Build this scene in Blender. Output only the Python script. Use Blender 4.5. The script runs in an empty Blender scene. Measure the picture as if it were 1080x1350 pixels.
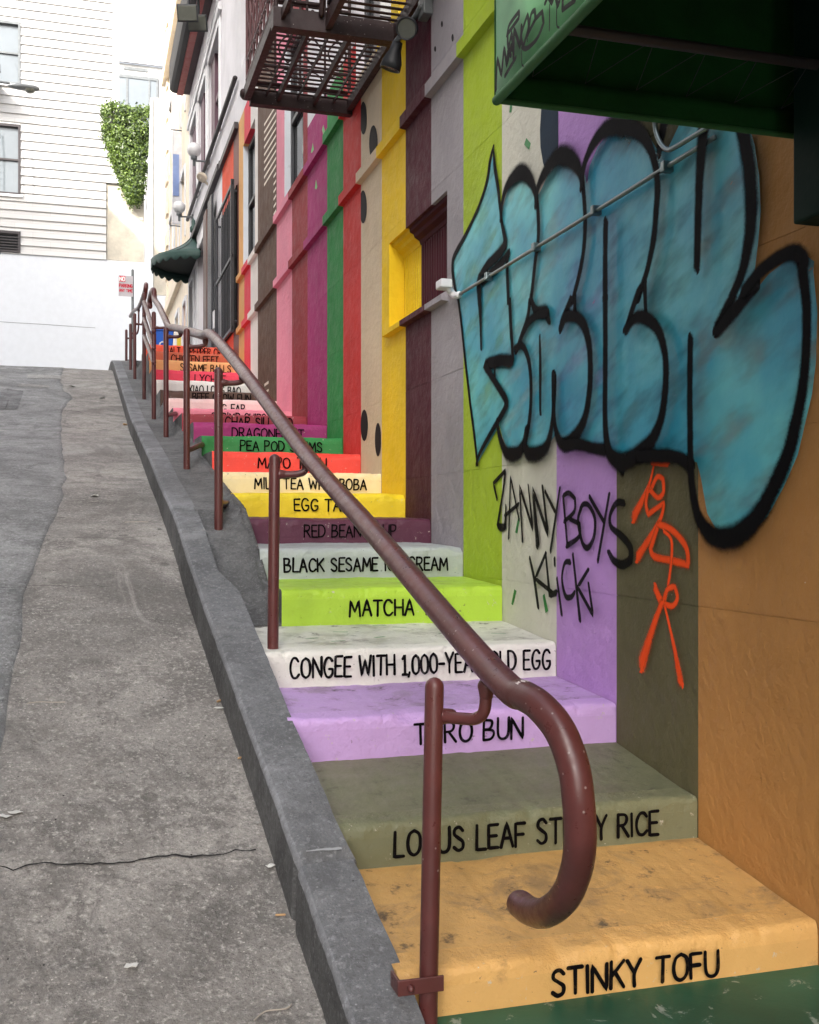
import bpy, math, random
from mathutils import Vector, noise
R = math.radians
sc = bpy.context.scene
U = 1.65            # metres from the camera axis to the painted wall: the unit the site was measured in
EZ = 1.051          # eye height above the lower landing
# ------------------------------------------------------------------ camera
cam = bpy.data.cameras.new('camera'); co = bpy.data.objects.new('camera', cam); sc.collection.objects.link(co)
cam.sensor_fit = 'HORIZONTAL'; cam.sensor_width = 36; cam.lens = 36*1426/1080
cam.shift_y = 15/1080; cam.clip_start = .05; cam.clip_end = 500
co.location = (0, 0, EZ); co.rotation_euler = (R(90), 0, -math.atan(427/1426))
sc.camera = co
# ------------------------------------------------------------------ sky and sun
sund = Vector((1, 1.1, -.92)).normalized()
w = bpy.data.worlds.new('World'); sc.world = w; w.use_nodes = True
wn = w.node_tree.nodes; wl = w.node_tree.links
sky = wn.new('ShaderNodeTexSky'); sky.sky_type = 'NISHITA'; sky.sun_disc = False
sky.sun_elevation = math.asin(-sund.z); sky.sun_rotation = math.atan2(-sund.x, -sund.y)
sky.air_density = 1.0; sky.dust_density = 5.0; sky.ozone_density = 1.0
hs = wn.new('ShaderNodeHueSaturation'); hs.inputs['Saturation'].default_value = .42; hs.inputs['Value'].default_value = 1.1
wl.new(sky.outputs[0], hs.inputs['Color']); wl.new(hs.outputs[0], wn['Background'].inputs[0]); wn['Background'].inputs[1].default_value = .15
sl = bpy.data.lights.new('sun', 'SUN'); sl.energy = 2.0; sl.angle = R(.5); sl.color = (1, .95, .87)
so = bpy.data.objects.new('sun', sl); sc.collection.objects.link(so); so.rotation_euler = sund.to_track_quat('-Z', 'Y').to_euler(); so.location = (0, 0, 40)
sc.view_settings.view_transform = 'Standard'; sc.view_settings.look = 'None'; sc.view_settings.gamma = 1
sc.view_settings.exposure = 1.85
# ------------------------------------------------------------------ measured outlines, in metres on their own surfaces
G_M = [[(4.262,2.64,0.0102),(4.299,2.596,0.0204),(4.341,2.512,0.0204),(4.449,2.429,0.017),(4.609,2.355,0.0204),(4.754,2.302,0.0238),(4.791,2.261,0.0238),(4.774,2.184,0.0204),(4.729,2.101,0.017),(4.717,2.101,0.017),(4.668,1.971,0.017),(4.609,1.778,0.017),(4.55,1.597,0.017),(4.494,1.443,0.017),(4.454,1.31,0.0136)],[(4.258,2.627,0.0102),(4.242,2.548,0.0204),(4.202,2.441,0.0204),(4.182,2.362,0.017),(4.162,2.291,0.017),(4.129,2.225,0.0238),(4.12,2.19,0.0306),(4.198,2.169,0.034),(4.32,2.154,0.0306),(4.427,2.125,0.0204)],[(4.091,2.144,0.0238),(4.198,2.118,0.0306),(4.373,2.098,0.0306)],[(4.432,2.103,0.0374),(4.421,2.024,0.0306),(4.414,1.994,0.0272),(4.405,1.901,0.017),(4.399,1.809,0.0136)],[(4.082,2.149,0.0204),(4.097,2.11,0.0204),(4.082,1.942,0.0204),(4.07,1.957,0.0204),(4.053,1.826,0.0204),(4.037,1.732,0.0204),(4.059,1.705,0.0374),(4.158,1.722,0.0374),(4.268,1.728,0.0374),(4.352,1.732,0.0306),(4.228,1.643,0.0238),(4.11,1.556,0.0272),(4.116,1.521,0.0238),(4.258,1.443,0.0204),(4.405,1.36,0.017),(4.454,1.31,0.0136)],[(4.162,2.306,0.017),(4.143,2.373,0.0204),(4.097,2.417,0.0306),(4.007,2.435,0.0442),(3.935,2.427,0.0476),(3.857,2.379,0.0374),(3.806,2.317,0.0238),(3.778,2.235,0.0204),(3.773,2.134,0.0204),(3.806,2.036,0.0204),(3.831,1.947,0.0204),(3.848,1.9,0.0204),(3.852,1.913,0.0204),(3.874,1.85,0.0204),(3.935,1.785,0.0204),(3.985,1.741,0.0204)],[(3.845,1.919,0.017),(3.806,1.868,0.0238),(3.757,1.845,0.034),(3.7,1.834,0.034),(3.669,1.793,0.017)],[(3.989,1.731,0.017),(3.935,1.782,0.0204),(3.865,1.825,0.0238),(3.781,1.838,0.0238),(3.692,1.83,0.0272)],[(3.989,1.745,0.0238),(3.926,1.746,0.0204),(3.869,1.696,0.0204),(3.84,1.621,0.0204),(3.838,1.506,0.0204),(3.869,1.408,0.0238),(3.935,1.341,0.0374),(4.016,1.325,0.0442),(4.101,1.345,0.034),(4.168,1.418,0.0238),(4.188,1.474,0.017)],[(4.214,1.718,0.0136),(4.218,1.649,0.0136)],[(3.749,1.754,0.0102),(3.744,1.641,0.017),(3.744,1.483,0.0136),(3.739,1.46,0.0102)],[(3.879,1.416,0.0204),(3.897,1.349,0.0272),(3.848,1.318,0.0408),(3.749,1.316,0.0408),(3.669,1.349,0.0306),(3.63,1.433,0.0204),(3.615,1.521,0.0238),(3.612,1.588,0.0238)],[(3.781,2.256,0.0204),(3.765,2.311,0.0238),(3.7,2.351,0.0374),(3.607,2.372,0.0476),(3.533,2.361,0.0544),(3.447,2.312,0.0442),(3.391,2.249,0.0272),(3.371,2.183,0.0204),(3.358,2.089,0.0204),(3.367,1.995,0.0204),(3.398,1.918,0.0204),(3.447,1.843,0.0204),(3.464,1.823,0.0204),(3.466,1.84,0.0204),(3.511,1.796,0.0272),(3.555,1.747,0.0204)],[(3.437,1.837,0.017),(3.437,1.782,0.017)],[(3.55,1.753,0.0238),(3.518,1.782,0.0306),(3.433,1.769,0.0306),(3.364,1.727,0.0306),(3.324,1.654,0.0272),(3.314,1.57,0.0272),(3.324,1.482,0.0272),(3.358,1.408,0.0306),(3.419,1.359,0.0374),(3.504,1.331,0.0408),(3.562,1.348,0.0306),(3.6,1.405,0.0204),(3.612,1.495,0.0204),(3.612,1.588,0.0238)],[(3.518,1.329,0.0306),(3.405,1.324,0.0306),(3.311,1.306,0.0272),(3.203,1.29,0.0306)],[(3.378,2.203,0.0204),(3.358,2.269,0.0238),(3.298,2.315,0.0306),(3.222,2.335,0.0408),(3.125,2.327,0.051),(3.082,2.306,0.0476),(3.014,2.277,0.0408),(2.948,2.23,0.034),(2.906,2.179,0.0272),(2.875,2.116,0.0238),(2.862,2.049,0.0238),(2.87,1.978,0.0238),(2.885,1.899,0.0238),(2.919,1.822,0.0204),(2.959,1.767,0.0204),(2.986,1.732,0.0204),(2.968,1.771,0.0204),(3.004,1.728,0.0204),(3.053,1.661,0.0204)],[(2.825,2.219,0.0306),(2.85,2.15,0.0238)],[(2.935,1.776,0.017),(2.929,1.683,0.0136)],[(3.053,1.658,0.0238),(2.997,1.684,0.0272),(2.929,1.672,0.0306),(2.858,1.627,0.0272),(2.817,1.555,0.0238),(2.809,1.483,0.0238),(2.823,1.396,0.0272),(2.852,1.336,0.0306),(2.905,1.292,0.0374),(2.991,1.26,0.0408),(3.082,1.24,0.0442),(3.055,1.234,0.0476),(3.125,1.257,0.0408),(3.173,1.294,0.0306),(3.193,1.393,0.0238),(3.191,1.564,0.0238),(3.191,1.794,0.0238),(3.191,1.775,0.0238),(3.191,1.929,0.0238),(3.187,2.029,0.0238)],[(2.966,1.255,0.0306),(2.858,1.251,0.0306),(2.745,1.24,0.0272),(2.675,1.213,0.0306)],[(2.602,2.145,0.0408),(2.611,2.09,0.0374),(2.622,2.012,0.0306),(2.63,1.912,0.0272),(2.634,1.816,0.0238),(2.637,1.761,0.0238)],[(2.43,2.085,0.034),(2.407,2.022,0.0374),(2.388,1.94,0.0408),(2.381,1.848,0.0374),(2.391,1.775,0.034),(2.419,1.7,0.0272),(2.469,1.638,0.0204),(2.455,1.651,0.0204),(2.493,1.613,0.0272),(2.531,1.574,0.0306)],[(2.531,1.566,0.0272),(2.466,1.6,0.034),(2.395,1.633,0.0272),(2.343,1.656,0.0238),(2.419,1.641,0.0238),(2.348,1.678,0.0272),(2.277,1.696,0.0272),(2.209,1.697,0.0306),(2.17,1.669,0.0306),(2.172,1.643,0.0272),(2.157,1.55,0.0238),(2.162,1.432,0.0238),(2.176,1.357,0.0272),(2.197,1.292,0.0306),(2.227,1.217,0.034),(2.282,1.141,0.0374),(2.352,1.067,0.0408),(2.43,1.023,0.0442),(2.512,1.011,0.0442),(2.579,1.029,0.0374),(2.629,1.079,0.0272),(2.658,1.176,0.0238),(2.665,1.334,0.0204),(2.665,1.476,0.0204),(2.662,1.566,0.0204)]]
FILL_M = [(4.262,2.617),(4.341,2.512),(4.449,2.429),(4.609,2.355),(4.754,2.302),(4.791,2.261),(4.729,2.101),(4.668,1.971),(4.55,1.597),(4.454,1.317),(4.198,1.457),(4.158,1.403),(4.101,1.348),(4.016,1.329),(3.935,1.344),(3.883,1.331),(3.749,1.319),(3.645,1.37),(3.592,1.366),(3.533,1.33),(3.405,1.327),(3.209,1.293),(3.173,1.271),(3.055,1.239),(2.954,1.249),(2.745,1.243),(2.681,1.222),(2.66,1.176),(2.629,1.079),(2.579,1.029),(2.512,1.008),(2.43,1.023),(2.352,1.069),(2.286,1.141),(2.231,1.217),(2.178,1.357),(2.163,1.432),(2.159,1.55),(2.173,1.644),(2.17,1.669),(2.209,1.697),(2.277,1.696),(2.348,1.678),(2.419,1.641),(2.391,1.775),(2.381,1.848),(2.388,1.94),(2.407,2.022),(2.438,2.096),(2.501,2.147),(2.602,2.155),(2.766,2.213),(2.85,2.15),(2.906,2.179),(2.948,2.23),(3.014,2.277),(3.082,2.306),(3.125,2.327),(3.222,2.335),(3.298,2.315),(3.358,2.269),(3.378,2.215),(3.391,2.249),(3.447,2.312),(3.533,2.361),(3.607,2.372),(3.7,2.351),(3.765,2.311),(3.79,2.299),(3.857,2.379),(3.935,2.427),(4.007,2.435),(4.097,2.417),(4.143,2.373),(4.174,2.338),(4.202,2.441),(4.242,2.548)]
TAG_M = [[(4.222,1.154,0.0112),(4.262,1.22,0.0123),(4.127,1.267,0.0123),(4.151,1.187,0.0123),(4.214,1.043,0.0146),(4.174,1.034,0.0224),(4.127,1.037,0.0168),(4.12,1.123,0.009)],[(4.089,0.992,0.009),(4.069,1.242,0.009),(3.978,1.065,0.009)],[(4.127,1.083,0.0112),(3.985,1.127,0.0112)],[(3.942,0.983,0.0101),(3.971,1.199,0.0112),(3.838,1.027,0.0123),(3.883,1.199,0.0078)],[(3.791,0.974,0.0235),(3.838,1.184,0.0134),(3.694,1.007,0.014),(3.745,1.189,0.0112)],[(3.719,1.169,0.0101),(3.632,1.095,0.0112)],[(3.589,1.178,0.0095),(3.669,0.951,0.0123)],[(3.524,0.974,0.0101),(3.559,1.15,0.0112),(3.512,1.159,0.0123),(3.461,1.138,0.0112),(3.466,1.093,0.0112),(3.547,1.059,0.0112)],[(3.501,1.066,0.0112),(3.422,1.049,0.0112),(3.427,1.005,0.0112),(3.524,0.972,0.0146)],[(3.411,1.102,0.0123),(3.433,1.059,0.0123),(3.4,0.986,0.0123),(3.356,0.968,0.0146),(3.309,1.007,0.0123),(3.303,1.068,0.0123),(3.346,1.111,0.0123),(3.389,1.117,0.0123),(3.411,1.102,0.0123)],[(3.34,1.14,0.0112),(3.237,1.058,0.0112)],[(3.197,1.146,0.0101),(3.278,0.927,0.0112)],[(3.097,1.116,0.0146),(3.144,1.117,0.0146),(3.187,1.081,0.0123),(3.182,1.04,0.0134),(3.106,1.009,0.0168),(3.051,0.974,0.019),(3.051,0.935,0.0202),(3.106,0.919,0.019),(3.163,0.931,0.0168),(3.197,0.957,0.0134)],[(3.852,0.916,0.0112),(3.809,0.84,0.0146),(3.771,0.736,0.0134)],[(3.7,0.939,0.0106),(3.798,0.841,0.0123),(3.644,0.799,0.0112)],[(3.7,0.939,0.0106),(3.663,0.785,0.0134),(3.607,0.799,0.0168)],[(3.619,0.921,0.0112),(3.617,0.901,0.0112)],[(3.597,0.85,0.0101),(3.557,0.726,0.0118)],[(3.489,0.915,0.0146),(3.53,0.909,0.0112),(3.553,0.853,0.0101),(3.524,0.794,0.0134),(3.478,0.792,0.0134),(3.449,0.809,0.0112)],[(3.461,0.941,0.0101),(3.405,0.719,0.0134)],[(3.34,0.894,0.0101),(3.422,0.83,0.0112),(3.303,0.742,0.0112),(3.337,0.847,0.009)]]
ORG_M = [[(2.92,1.227,0.0087),(2.953,1.164,0.013),(3.041,1.074,0.029)],[(2.953,1.161,0.0145),(2.967,1.113,0.0145),(2.953,1.079,0.0159),(2.857,1.112,0.013),(2.887,1.056,0.0145),(3.017,0.947,0.0261)],[(2.937,1.152,0.0145),(2.898,1.19,0.0145),(2.863,1.183,0.0145),(2.86,1.144,0.0145),(2.892,1.128,0.0145),(2.933,1.149,0.0145)],[(2.887,1.049,0.0145),(2.937,0.972,0.0174),(2.909,0.95,0.0174),(2.812,0.942,0.0174),(2.721,0.933,0.0174),(2.731,0.982,0.0174),(2.802,1.029,0.0174),(2.881,1.048,0.0174)],[(2.854,1.028,0.0101),(2.812,1.002,0.0116),(2.812,0.936,0.0116),(2.831,0.865,0.0101)],[(2.903,0.854,0.0217),(2.865,0.813,0.0217)],[(2.854,0.817,0.0174),(2.833,0.856,0.0145),(2.791,0.867,0.0145),(2.776,0.836,0.0145),(2.802,0.81,0.0145),(2.851,0.813,0.0145)],[(2.865,0.813,0.0174),(2.92,0.731,0.0232),(2.982,0.622,0.0362)],[(2.844,0.804,0.0101),(2.802,0.715,0.013),(2.756,0.597,0.0246)],[(2.92,1.234,0.013),(2.828,1.225,0.0145)]]
AW_M = [[(2.212,2.0,0.006),(2.21,2.027,0.006),(2.204,2.065,0.006),(2.179,2.018,0.006),(2.163,2.072,0.006),(2.147,2.026,0.006),(2.123,2.058,0.006)],[(2.143,2.09,0.006),(2.131,2.106,0.006),(2.078,2.11,0.006),(2.078,2.097,0.006),(2.135,2.091,0.006),(2.143,2.09,0.006)],[(2.139,2.092,0.006),(2.137,2.064,0.006),(2.121,2.036,0.006)],[(2.143,2.036,0.006),(2.116,2.084,0.006),(2.104,2.026,0.006)],[(2.135,2.051,0.006),(2.104,2.044,0.006)],[(2.104,2.026,0.006),(2.1,2.084,0.006),(2.066,2.031,0.006),(2.059,2.071,0.006)],[(2.052,2.028,0.006),(2.059,2.054,0.006),(2.026,2.08,0.006),(2.021,2.052,0.006),(2.044,2.028,0.006)],[(2.023,2.038,0.006),(2.007,2.071,0.006),(1.988,2.071,0.006),(1.984,2.052,0.006),(2.016,2.041,0.006)],[(1.984,2.052,0.006),(1.95,2.051,0.006),(1.943,2.026,0.006),(1.974,2.009,0.006),(2.026,2.011,0.006),(2.05,2.024,0.006)],[(2.143,2.002,0.006),(2.085,2.016,0.006)],[(1.933,2.06,0.006),(1.92,2.067,0.006),(1.901,2.045,0.006),(1.891,2.054,0.006)],[(1.882,2.047,0.006),(1.873,2.026,0.006),(1.863,2.035,0.006)],[(1.85,2.034,0.006),(1.851,2.009,0.006),(1.797,2.002,0.006)],[(2.048,2.015,0.0025),(2.046,1.988,0.0025),(2.037,1.979,0.0025)],[(1.907,2.045,0.0025),(1.909,1.996,0.0025)],[(1.874,2.027,0.0025),(1.874,1.992,0.0025),(1.863,1.981,0.0025)],[(2.187,2.015,0.0025),(2.187,1.991,0.0025)],[(2.016,2.038,0.0025),(2.014,2.02,0.0025)]]
GREEN_M = [[(3.998,1.071),(3.978,1.071),(4.007,1.01),(4.028,1.015)],[(4.037,0.787),(4.013,0.781),(4.051,0.721),(4.069,0.725)],[(3.756,0.779),(3.739,0.788),(3.704,0.725),(3.73,0.715)],[(3.935,2.537),(3.914,2.556),(3.869,2.52),(3.886,2.5)],[(4.082,2.748),(4.057,2.737),(4.069,2.712),(4.091,2.719)]]
EGG_M = [(3.768,2.624),(3.781,2.542),(3.776,2.474),(3.752,2.406),(3.708,2.34),(3.661,2.293),(3.616,2.267),(3.616,2.568)]
BOBA_M = [[(6.415,3.532),(6.417,3.51),(6.424,3.491),(6.434,3.475),(6.447,3.464),(6.464,3.457),(6.482,3.456),(6.501,3.46),(6.521,3.47),(6.539,3.484),(6.556,3.502),(6.566,3.521),(6.566,3.541),(6.566,3.563),(6.566,3.586),(6.566,3.609),(6.566,3.631),(6.566,3.65),(6.556,3.663),(6.539,3.669),(6.521,3.67),(6.501,3.665),(6.482,3.655),(6.464,3.641),(6.447,3.623),(6.434,3.602),(6.424,3.579),(6.417,3.555)],[(6.157,3.29),(6.159,3.267),(6.166,3.246),(6.178,3.23),(6.193,3.218),(6.212,3.211),(6.233,3.21),(6.255,3.214),(6.277,3.224),(6.299,3.239),(6.318,3.258),(6.334,3.281),(6.346,3.306),(6.354,3.332),(6.357,3.357),(6.354,3.381),(6.346,3.401),(6.334,3.418),(6.318,3.43),(6.299,3.436),(6.277,3.436),(6.255,3.431),(6.233,3.421),(6.212,3.405),(6.193,3.386),(6.178,3.364),(6.166,3.339),(6.159,3.314)],[(6.415,2.988),(6.417,2.966),(6.424,2.946),(6.435,2.93),(6.45,2.918),(6.467,2.911),(6.487,2.908),(6.508,2.911),(6.529,2.92),(6.549,2.933),(6.566,2.949),(6.566,2.966),(6.566,2.985),(6.566,3.007),(6.566,3.03),(6.566,3.053),(6.566,3.075),(6.566,3.095),(6.566,3.111),(6.549,3.119),(6.529,3.12),(6.508,3.117),(6.487,3.108),(6.467,3.095),(6.45,3.077),(6.435,3.057),(6.424,3.034),(6.417,3.011)],[(6.388,1.649),(6.39,1.627),(6.397,1.608),(6.407,1.59),(6.421,1.576),(6.438,1.566),(6.458,1.56),(6.478,1.559),(6.498,1.563),(6.518,1.572),(6.535,1.585),(6.55,1.601),(6.561,1.621),(6.568,1.642),(6.57,1.664),(6.568,1.686),(6.561,1.706),(6.55,1.724),(6.535,1.738),(6.518,1.748),(6.498,1.753),(6.478,1.754),(6.458,1.749),(6.438,1.74),(6.421,1.727),(6.407,1.71),(6.397,1.691),(6.39,1.67)],[(6.084,1.539),(6.084,1.517),(6.087,1.496),(6.096,1.478),(6.107,1.463),(6.12,1.452),(6.134,1.446),(6.15,1.444),(6.166,1.448),(6.181,1.456),(6.194,1.469),(6.205,1.485),(6.214,1.505),(6.219,1.526),(6.221,1.549),(6.219,1.571),(6.214,1.592),(6.205,1.61),(6.194,1.625),(6.181,1.636),(6.166,1.642),(6.15,1.643),(6.134,1.639),(6.12,1.63),(6.107,1.617),(6.096,1.601),(6.087,1.582),(6.084,1.561)]]
SEED_M = [[(4.942,3.455),(4.942,3.452),(4.943,3.449),(4.945,3.447),(4.947,3.446),(4.95,3.446),(4.954,3.446),(4.957,3.447),(4.961,3.449),(4.964,3.452),(4.967,3.455),(4.969,3.458),(4.971,3.462),(4.972,3.465),(4.973,3.469),(4.972,3.472),(4.971,3.474),(4.969,3.476),(4.967,3.478),(4.964,3.478),(4.961,3.478),(4.957,3.476),(4.954,3.475),(4.95,3.472),(4.947,3.469),(4.945,3.466),(4.943,3.462),(4.942,3.458)],[(4.783,3.321),(4.784,3.317),(4.785,3.314),(4.787,3.312),(4.789,3.31),(4.792,3.309),(4.796,3.309),(4.8,3.31),(4.803,3.312),(4.807,3.315),(4.81,3.319),(4.812,3.323),(4.814,3.327),(4.816,3.331),(4.816,3.335),(4.816,3.339),(4.814,3.342),(4.812,3.345),(4.81,3.346),(4.807,3.347),(4.803,3.347),(4.8,3.346),(4.796,3.344),(4.792,3.341),(4.789,3.338),(4.787,3.334),(4.785,3.33),(4.784,3.325)],[(5.047,3.38),(5.048,3.377),(5.049,3.374),(5.051,3.373),(5.053,3.371),(5.056,3.371),(5.06,3.371),(5.063,3.373),(5.067,3.374),(5.07,3.377),(5.073,3.38),(5.076,3.383),(5.078,3.386),(5.079,3.39),(5.08,3.393),(5.079,3.396),(5.078,3.398),(5.076,3.4),(5.073,3.401),(5.07,3.402),(5.067,3.401),(5.063,3.4),(5.06,3.398),(5.056,3.396),(5.053,3.393),(5.051,3.39),(5.049,3.386),(5.048,3.383)]]
NOOD_M = [[(10.391,4.902),(9.702,4.838),(9.702,4.818),(10.391,4.877)],[(10.391,4.83),(9.702,4.771),(9.702,4.75),(10.391,4.805)],[(10.391,4.758),(9.702,4.703),(9.702,4.682),(10.391,4.733)],[(10.391,4.686),(9.702,4.635),(9.702,4.615),(10.391,4.66)],[(10.391,4.613),(9.702,4.568),(9.702,4.547),(10.391,4.588)],[(10.391,4.541),(9.702,4.5),(9.702,4.479),(10.391,4.516)],[(10.391,4.469),(9.702,4.432),(9.702,4.412),(10.391,4.444)],[(10.391,4.397),(9.702,4.365),(9.702,4.344),(10.391,4.371)],[(10.391,4.324),(9.702,4.297),(9.702,4.276),(10.391,4.299)],[(9.844,4.231),(9.702,4.229),(9.702,4.207),(9.844,4.211)],[(9.844,4.163),(9.702,4.161),(9.702,4.139),(9.844,4.142)],[(9.844,4.094),(9.702,4.094),(9.702,4.072),(9.844,4.073)],[(9.844,4.026),(9.702,4.026),(9.702,4.004),(9.844,4.005)],[(9.844,3.957),(9.702,3.958),(9.702,3.936),(9.844,3.936)],[(9.844,3.888),(9.702,3.891),(9.702,3.869),(9.844,3.867)],[(10.375,2.394),(10.125,2.393),(10.125,2.367),(10.375,2.367)],[(10.349,2.318),(10.125,2.317),(10.125,2.295),(10.349,2.295)]]
DF_M = [[(8.089,3.908),(8.058,3.935),(8.022,3.874),(8.065,3.861),(8.126,3.881)],[(7.938,3.621),(7.89,3.552),(7.92,3.541),(7.979,3.564)],[(7.678,3.937),(7.622,3.87),(7.678,3.86),(7.723,3.917)]]
HOOK_M = [(0.7672,1.903,0.7387),(0.7722,1.8483,0.7339),(0.7788,1.7871,0.7239),(0.792,1.7319,0.6899),(0.8035,1.7012,0.6336),(0.8085,1.6907,0.5706),(0.8167,1.7019,0.5018),(0.825,1.7374,0.4378),(0.8332,1.8024,0.37),(0.8415,1.9022,0.3086),(0.8498,1.9911,0.2786),(0.858,2.0698,0.2663)]
RAIL1_M = [(0.7837,13.1482,3.8291),(0.7837,10.9381,2.9875)]
TOPH_M = [(0.672,12.133,3.421),(0.672,12.163,3.493),(0.676,11.95,3.525),(0.681,11.627,3.495)]
GUARD_M = [[(0.577,11.436,3.328),(0.577,9.798,2.746)],[(0.577,11.436,3.157),(0.577,9.798,2.598)],[(0.577,11.436,2.977),(0.577,9.798,2.471)]]
ASPH_M = [(-0.176,2.478),(-0.207,2.983),(-0.226,3.354),(-0.223,3.801),(-0.219,4.599),(-0.196,4.895),(-0.172,5.336),(-0.143,5.878),(-0.112,6.372),(-0.116,7.22),(-0.149,8.333),(-0.195,9.849),(-0.22,11.468),(-0.18,12.207),(-0.13,12.654),(-0.168,13.113),(-0.234,13.339),(-0.303,14.807)]
CR_M = [([(-0.202,2.844),(-0.15,2.849),(-0.096,2.854),(-0.024,2.839),(0.068,2.846),(0.124,2.843),(0.181,2.853),(0.209,2.838),(0.295,2.833),(0.355,2.842),(0.445,2.85)],0.011),([(-0.173,5.336),(-0.078,5.301),(0.024,5.318),(0.162,5.298),(0.351,5.345)],0.008),([(-0.219,4.613),(-0.113,4.643),(-0.068,4.616),(0.021,4.624),(0.11,4.583)],0.006),([(-0.112,6.276),(-0.032,6.3),(0.028,6.234),(0.149,6.211)],0.012),([(-0.213,11.473),(-0.119,11.617),(-0.022,11.395),(0.125,11.427),(0.373,11.242)],0.02),([(-0.2,10.408),(-0.02,10.34),(0.2,10.281)],0.012),([(-0.329,4.618),(-0.271,4.608),(-0.219,4.599)],0.006),([(-0.315,5.358),(-0.173,5.336)],0.005),([(-0.145,12.576),(0.142,12.965),(0.351,12.875)],0.012)]
LITM_M = [('paper',0.424,3.573),('paper',-0.18,3.065),('butt',0.451,2.593),('paper',0.459,2.777),('butt',0.447,3.256),('chip',0.45,2.945),('paper',-0.206,3.052),('butt',0.424,3.614),('chip',0.099,3.229),('paper',0.05,6.447),('chip',0.175,3.627),('paper',0.181,12.746),('chip',0.349,5.49),('butt',0.422,5.681),('paper',-0.161,13.979),('chip',0.004,2.927),('butt',0.359,10.62),('paper',0.397,5.062),('chip',-0.116,3.424),('chip',0.389,4.3),('paper',0.097,2.479),('twig',0.392,2.301),('twig',-0.123,3.654),('twig',0.247,5.658)]
COND_M = [(1.625,4.657,2.094),(1.625,4.13,2.093),(1.625,3.606,2.093),(1.625,3.189,2.093),(1.625,2.849,2.095),(1.625,2.567,2.095)]
COND2_M = [(1.625,2.867,2.29),(1.625,2.863,2.217),(1.625,2.849,2.181),(1.625,2.823,2.147),(1.625,2.789,2.123),(1.625,2.751,2.117),(1.625,2.662,2.115),(1.625,2.574,2.114)]
PATCH_M = [[(-0.815,11.446),(-0.654,11.488),(-0.685,13.192),(-0.854,13.387),(-0.939,13.192)],[(-0.736,15.267),(-0.303,15.282),(-0.312,14.803),(-0.734,14.839)],[(-0.782,14.034),(-0.436,13.972),(-0.408,13.626),(-0.77,13.672)]]
rnd = random.Random(4)
C = sc.collection
# ------------------------------------------------------------------ materials
def lin1(c):
    c /= 255.; return c/12.92 if c <= .04045 else ((c+.055)/1.055)**2.4
def rgb(h): return tuple(lin1(c) for c in h)+(1,)
class NT:
    def __init__(s, name):
        s.m = bpy.data.materials.new(name); s.m.use_nodes = True
        s.t = s.m.node_tree; s.n = s.t.nodes; s.b = s.n['Principled BSDF']; s.o = s.n['Material Output']
        s.pos = s.n.new('ShaderNodeNewGeometry').outputs['Position']
    def link(s, a, b): s.t.links.new(a, b)
    def set(s, inp, v):
        if hasattr(v, 'is_output'): s.link(v, inp)
        else: inp.default_value = v
    def map(s, scale=(1, 1, 1), rot=(0, 0, 0), vec=None):
        k = s.n.new('ShaderNodeMapping'); s.set(k.inputs['Vector'], vec or s.pos)
        k.inputs['Scale'].default_value = scale; k.inputs['Rotation'].default_value = rot; return k.outputs[0]
    def noise(s, scale, detail=5, rough=.55, vec=None, dist=0):
        k = s.n.new('ShaderNodeTexNoise'); s.set(k.inputs['Vector'], vec or s.pos)
        k.inputs['Scale'].default_value = scale; k.inputs['Detail'].default_value = detail
        k.inputs['Roughness'].default_value = rough; k.inputs['Distortion'].default_value = dist; return k.outputs['Fac']
    def voro(s, scale, feature='F1', vec=None, out='Distance'):
        k = s.n.new('ShaderNodeTexVoronoi'); k.feature = feature; s.set(k.inputs['Vector'], vec or s.pos); k.inputs['Scale'].default_value = scale; return k.outputs[out]
    def rng(s, v, a, b, c=0., d=1., smooth=True):
        k = s.n.new('ShaderNodeMapRange'); k.interpolation_type = 'SMOOTHSTEP' if smooth else 'LINEAR'
        s.set(k.inputs[0], v)
        for i, q in enumerate((a, b, c, d)): k.inputs[i+1].default_value = q
        return k.outputs[0]
    def math(s, op, a, b=0.):
        k = s.n.new('ShaderNodeMath'); k.operation = op; s.set(k.inputs[0], a); s.set(k.inputs[1], b); return k.outputs[0]
    def mix(s, f, a, b, mode='MIX'):
        k = s.n.new('ShaderNodeMix'); k.data_type = 'RGBA'; k.blend_type = mode
        s.set(k.inputs['Factor'], f); s.set(k.inputs['A'], a); s.set(k.inputs['B'], b); return k.outputs['Result']
    def bump(s, h, strength, dist=.01, prev=None):
        k = s.n.new('ShaderNodeBump'); k.inputs['Strength'].default_value = strength; k.inputs['Distance'].default_value = dist
        s.set(k.inputs['Height'], h)
        if prev: s.link(prev, k.inputs['Normal'])
        return k.outputs[0]
    def done(s, col, rough=.6, nrm=None, metal=0., spec=.5, alpha=None):
        s.set(s.b.inputs['Base Color'], col); s.set(s.b.inputs['Roughness'], rough); s.b.inputs['Metallic'].default_value = metal
        s.b.inputs['Specular IOR Level'].default_value = spec
        if nrm: s.link(nrm, s.b.inputs['Normal'])
        if alpha is not None: s.set(s.b.inputs['Alpha'], alpha)
        return s.m
def sc_(c, k): return tuple(min(1, v*k) for v in c[:3])+(1,)
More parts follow.
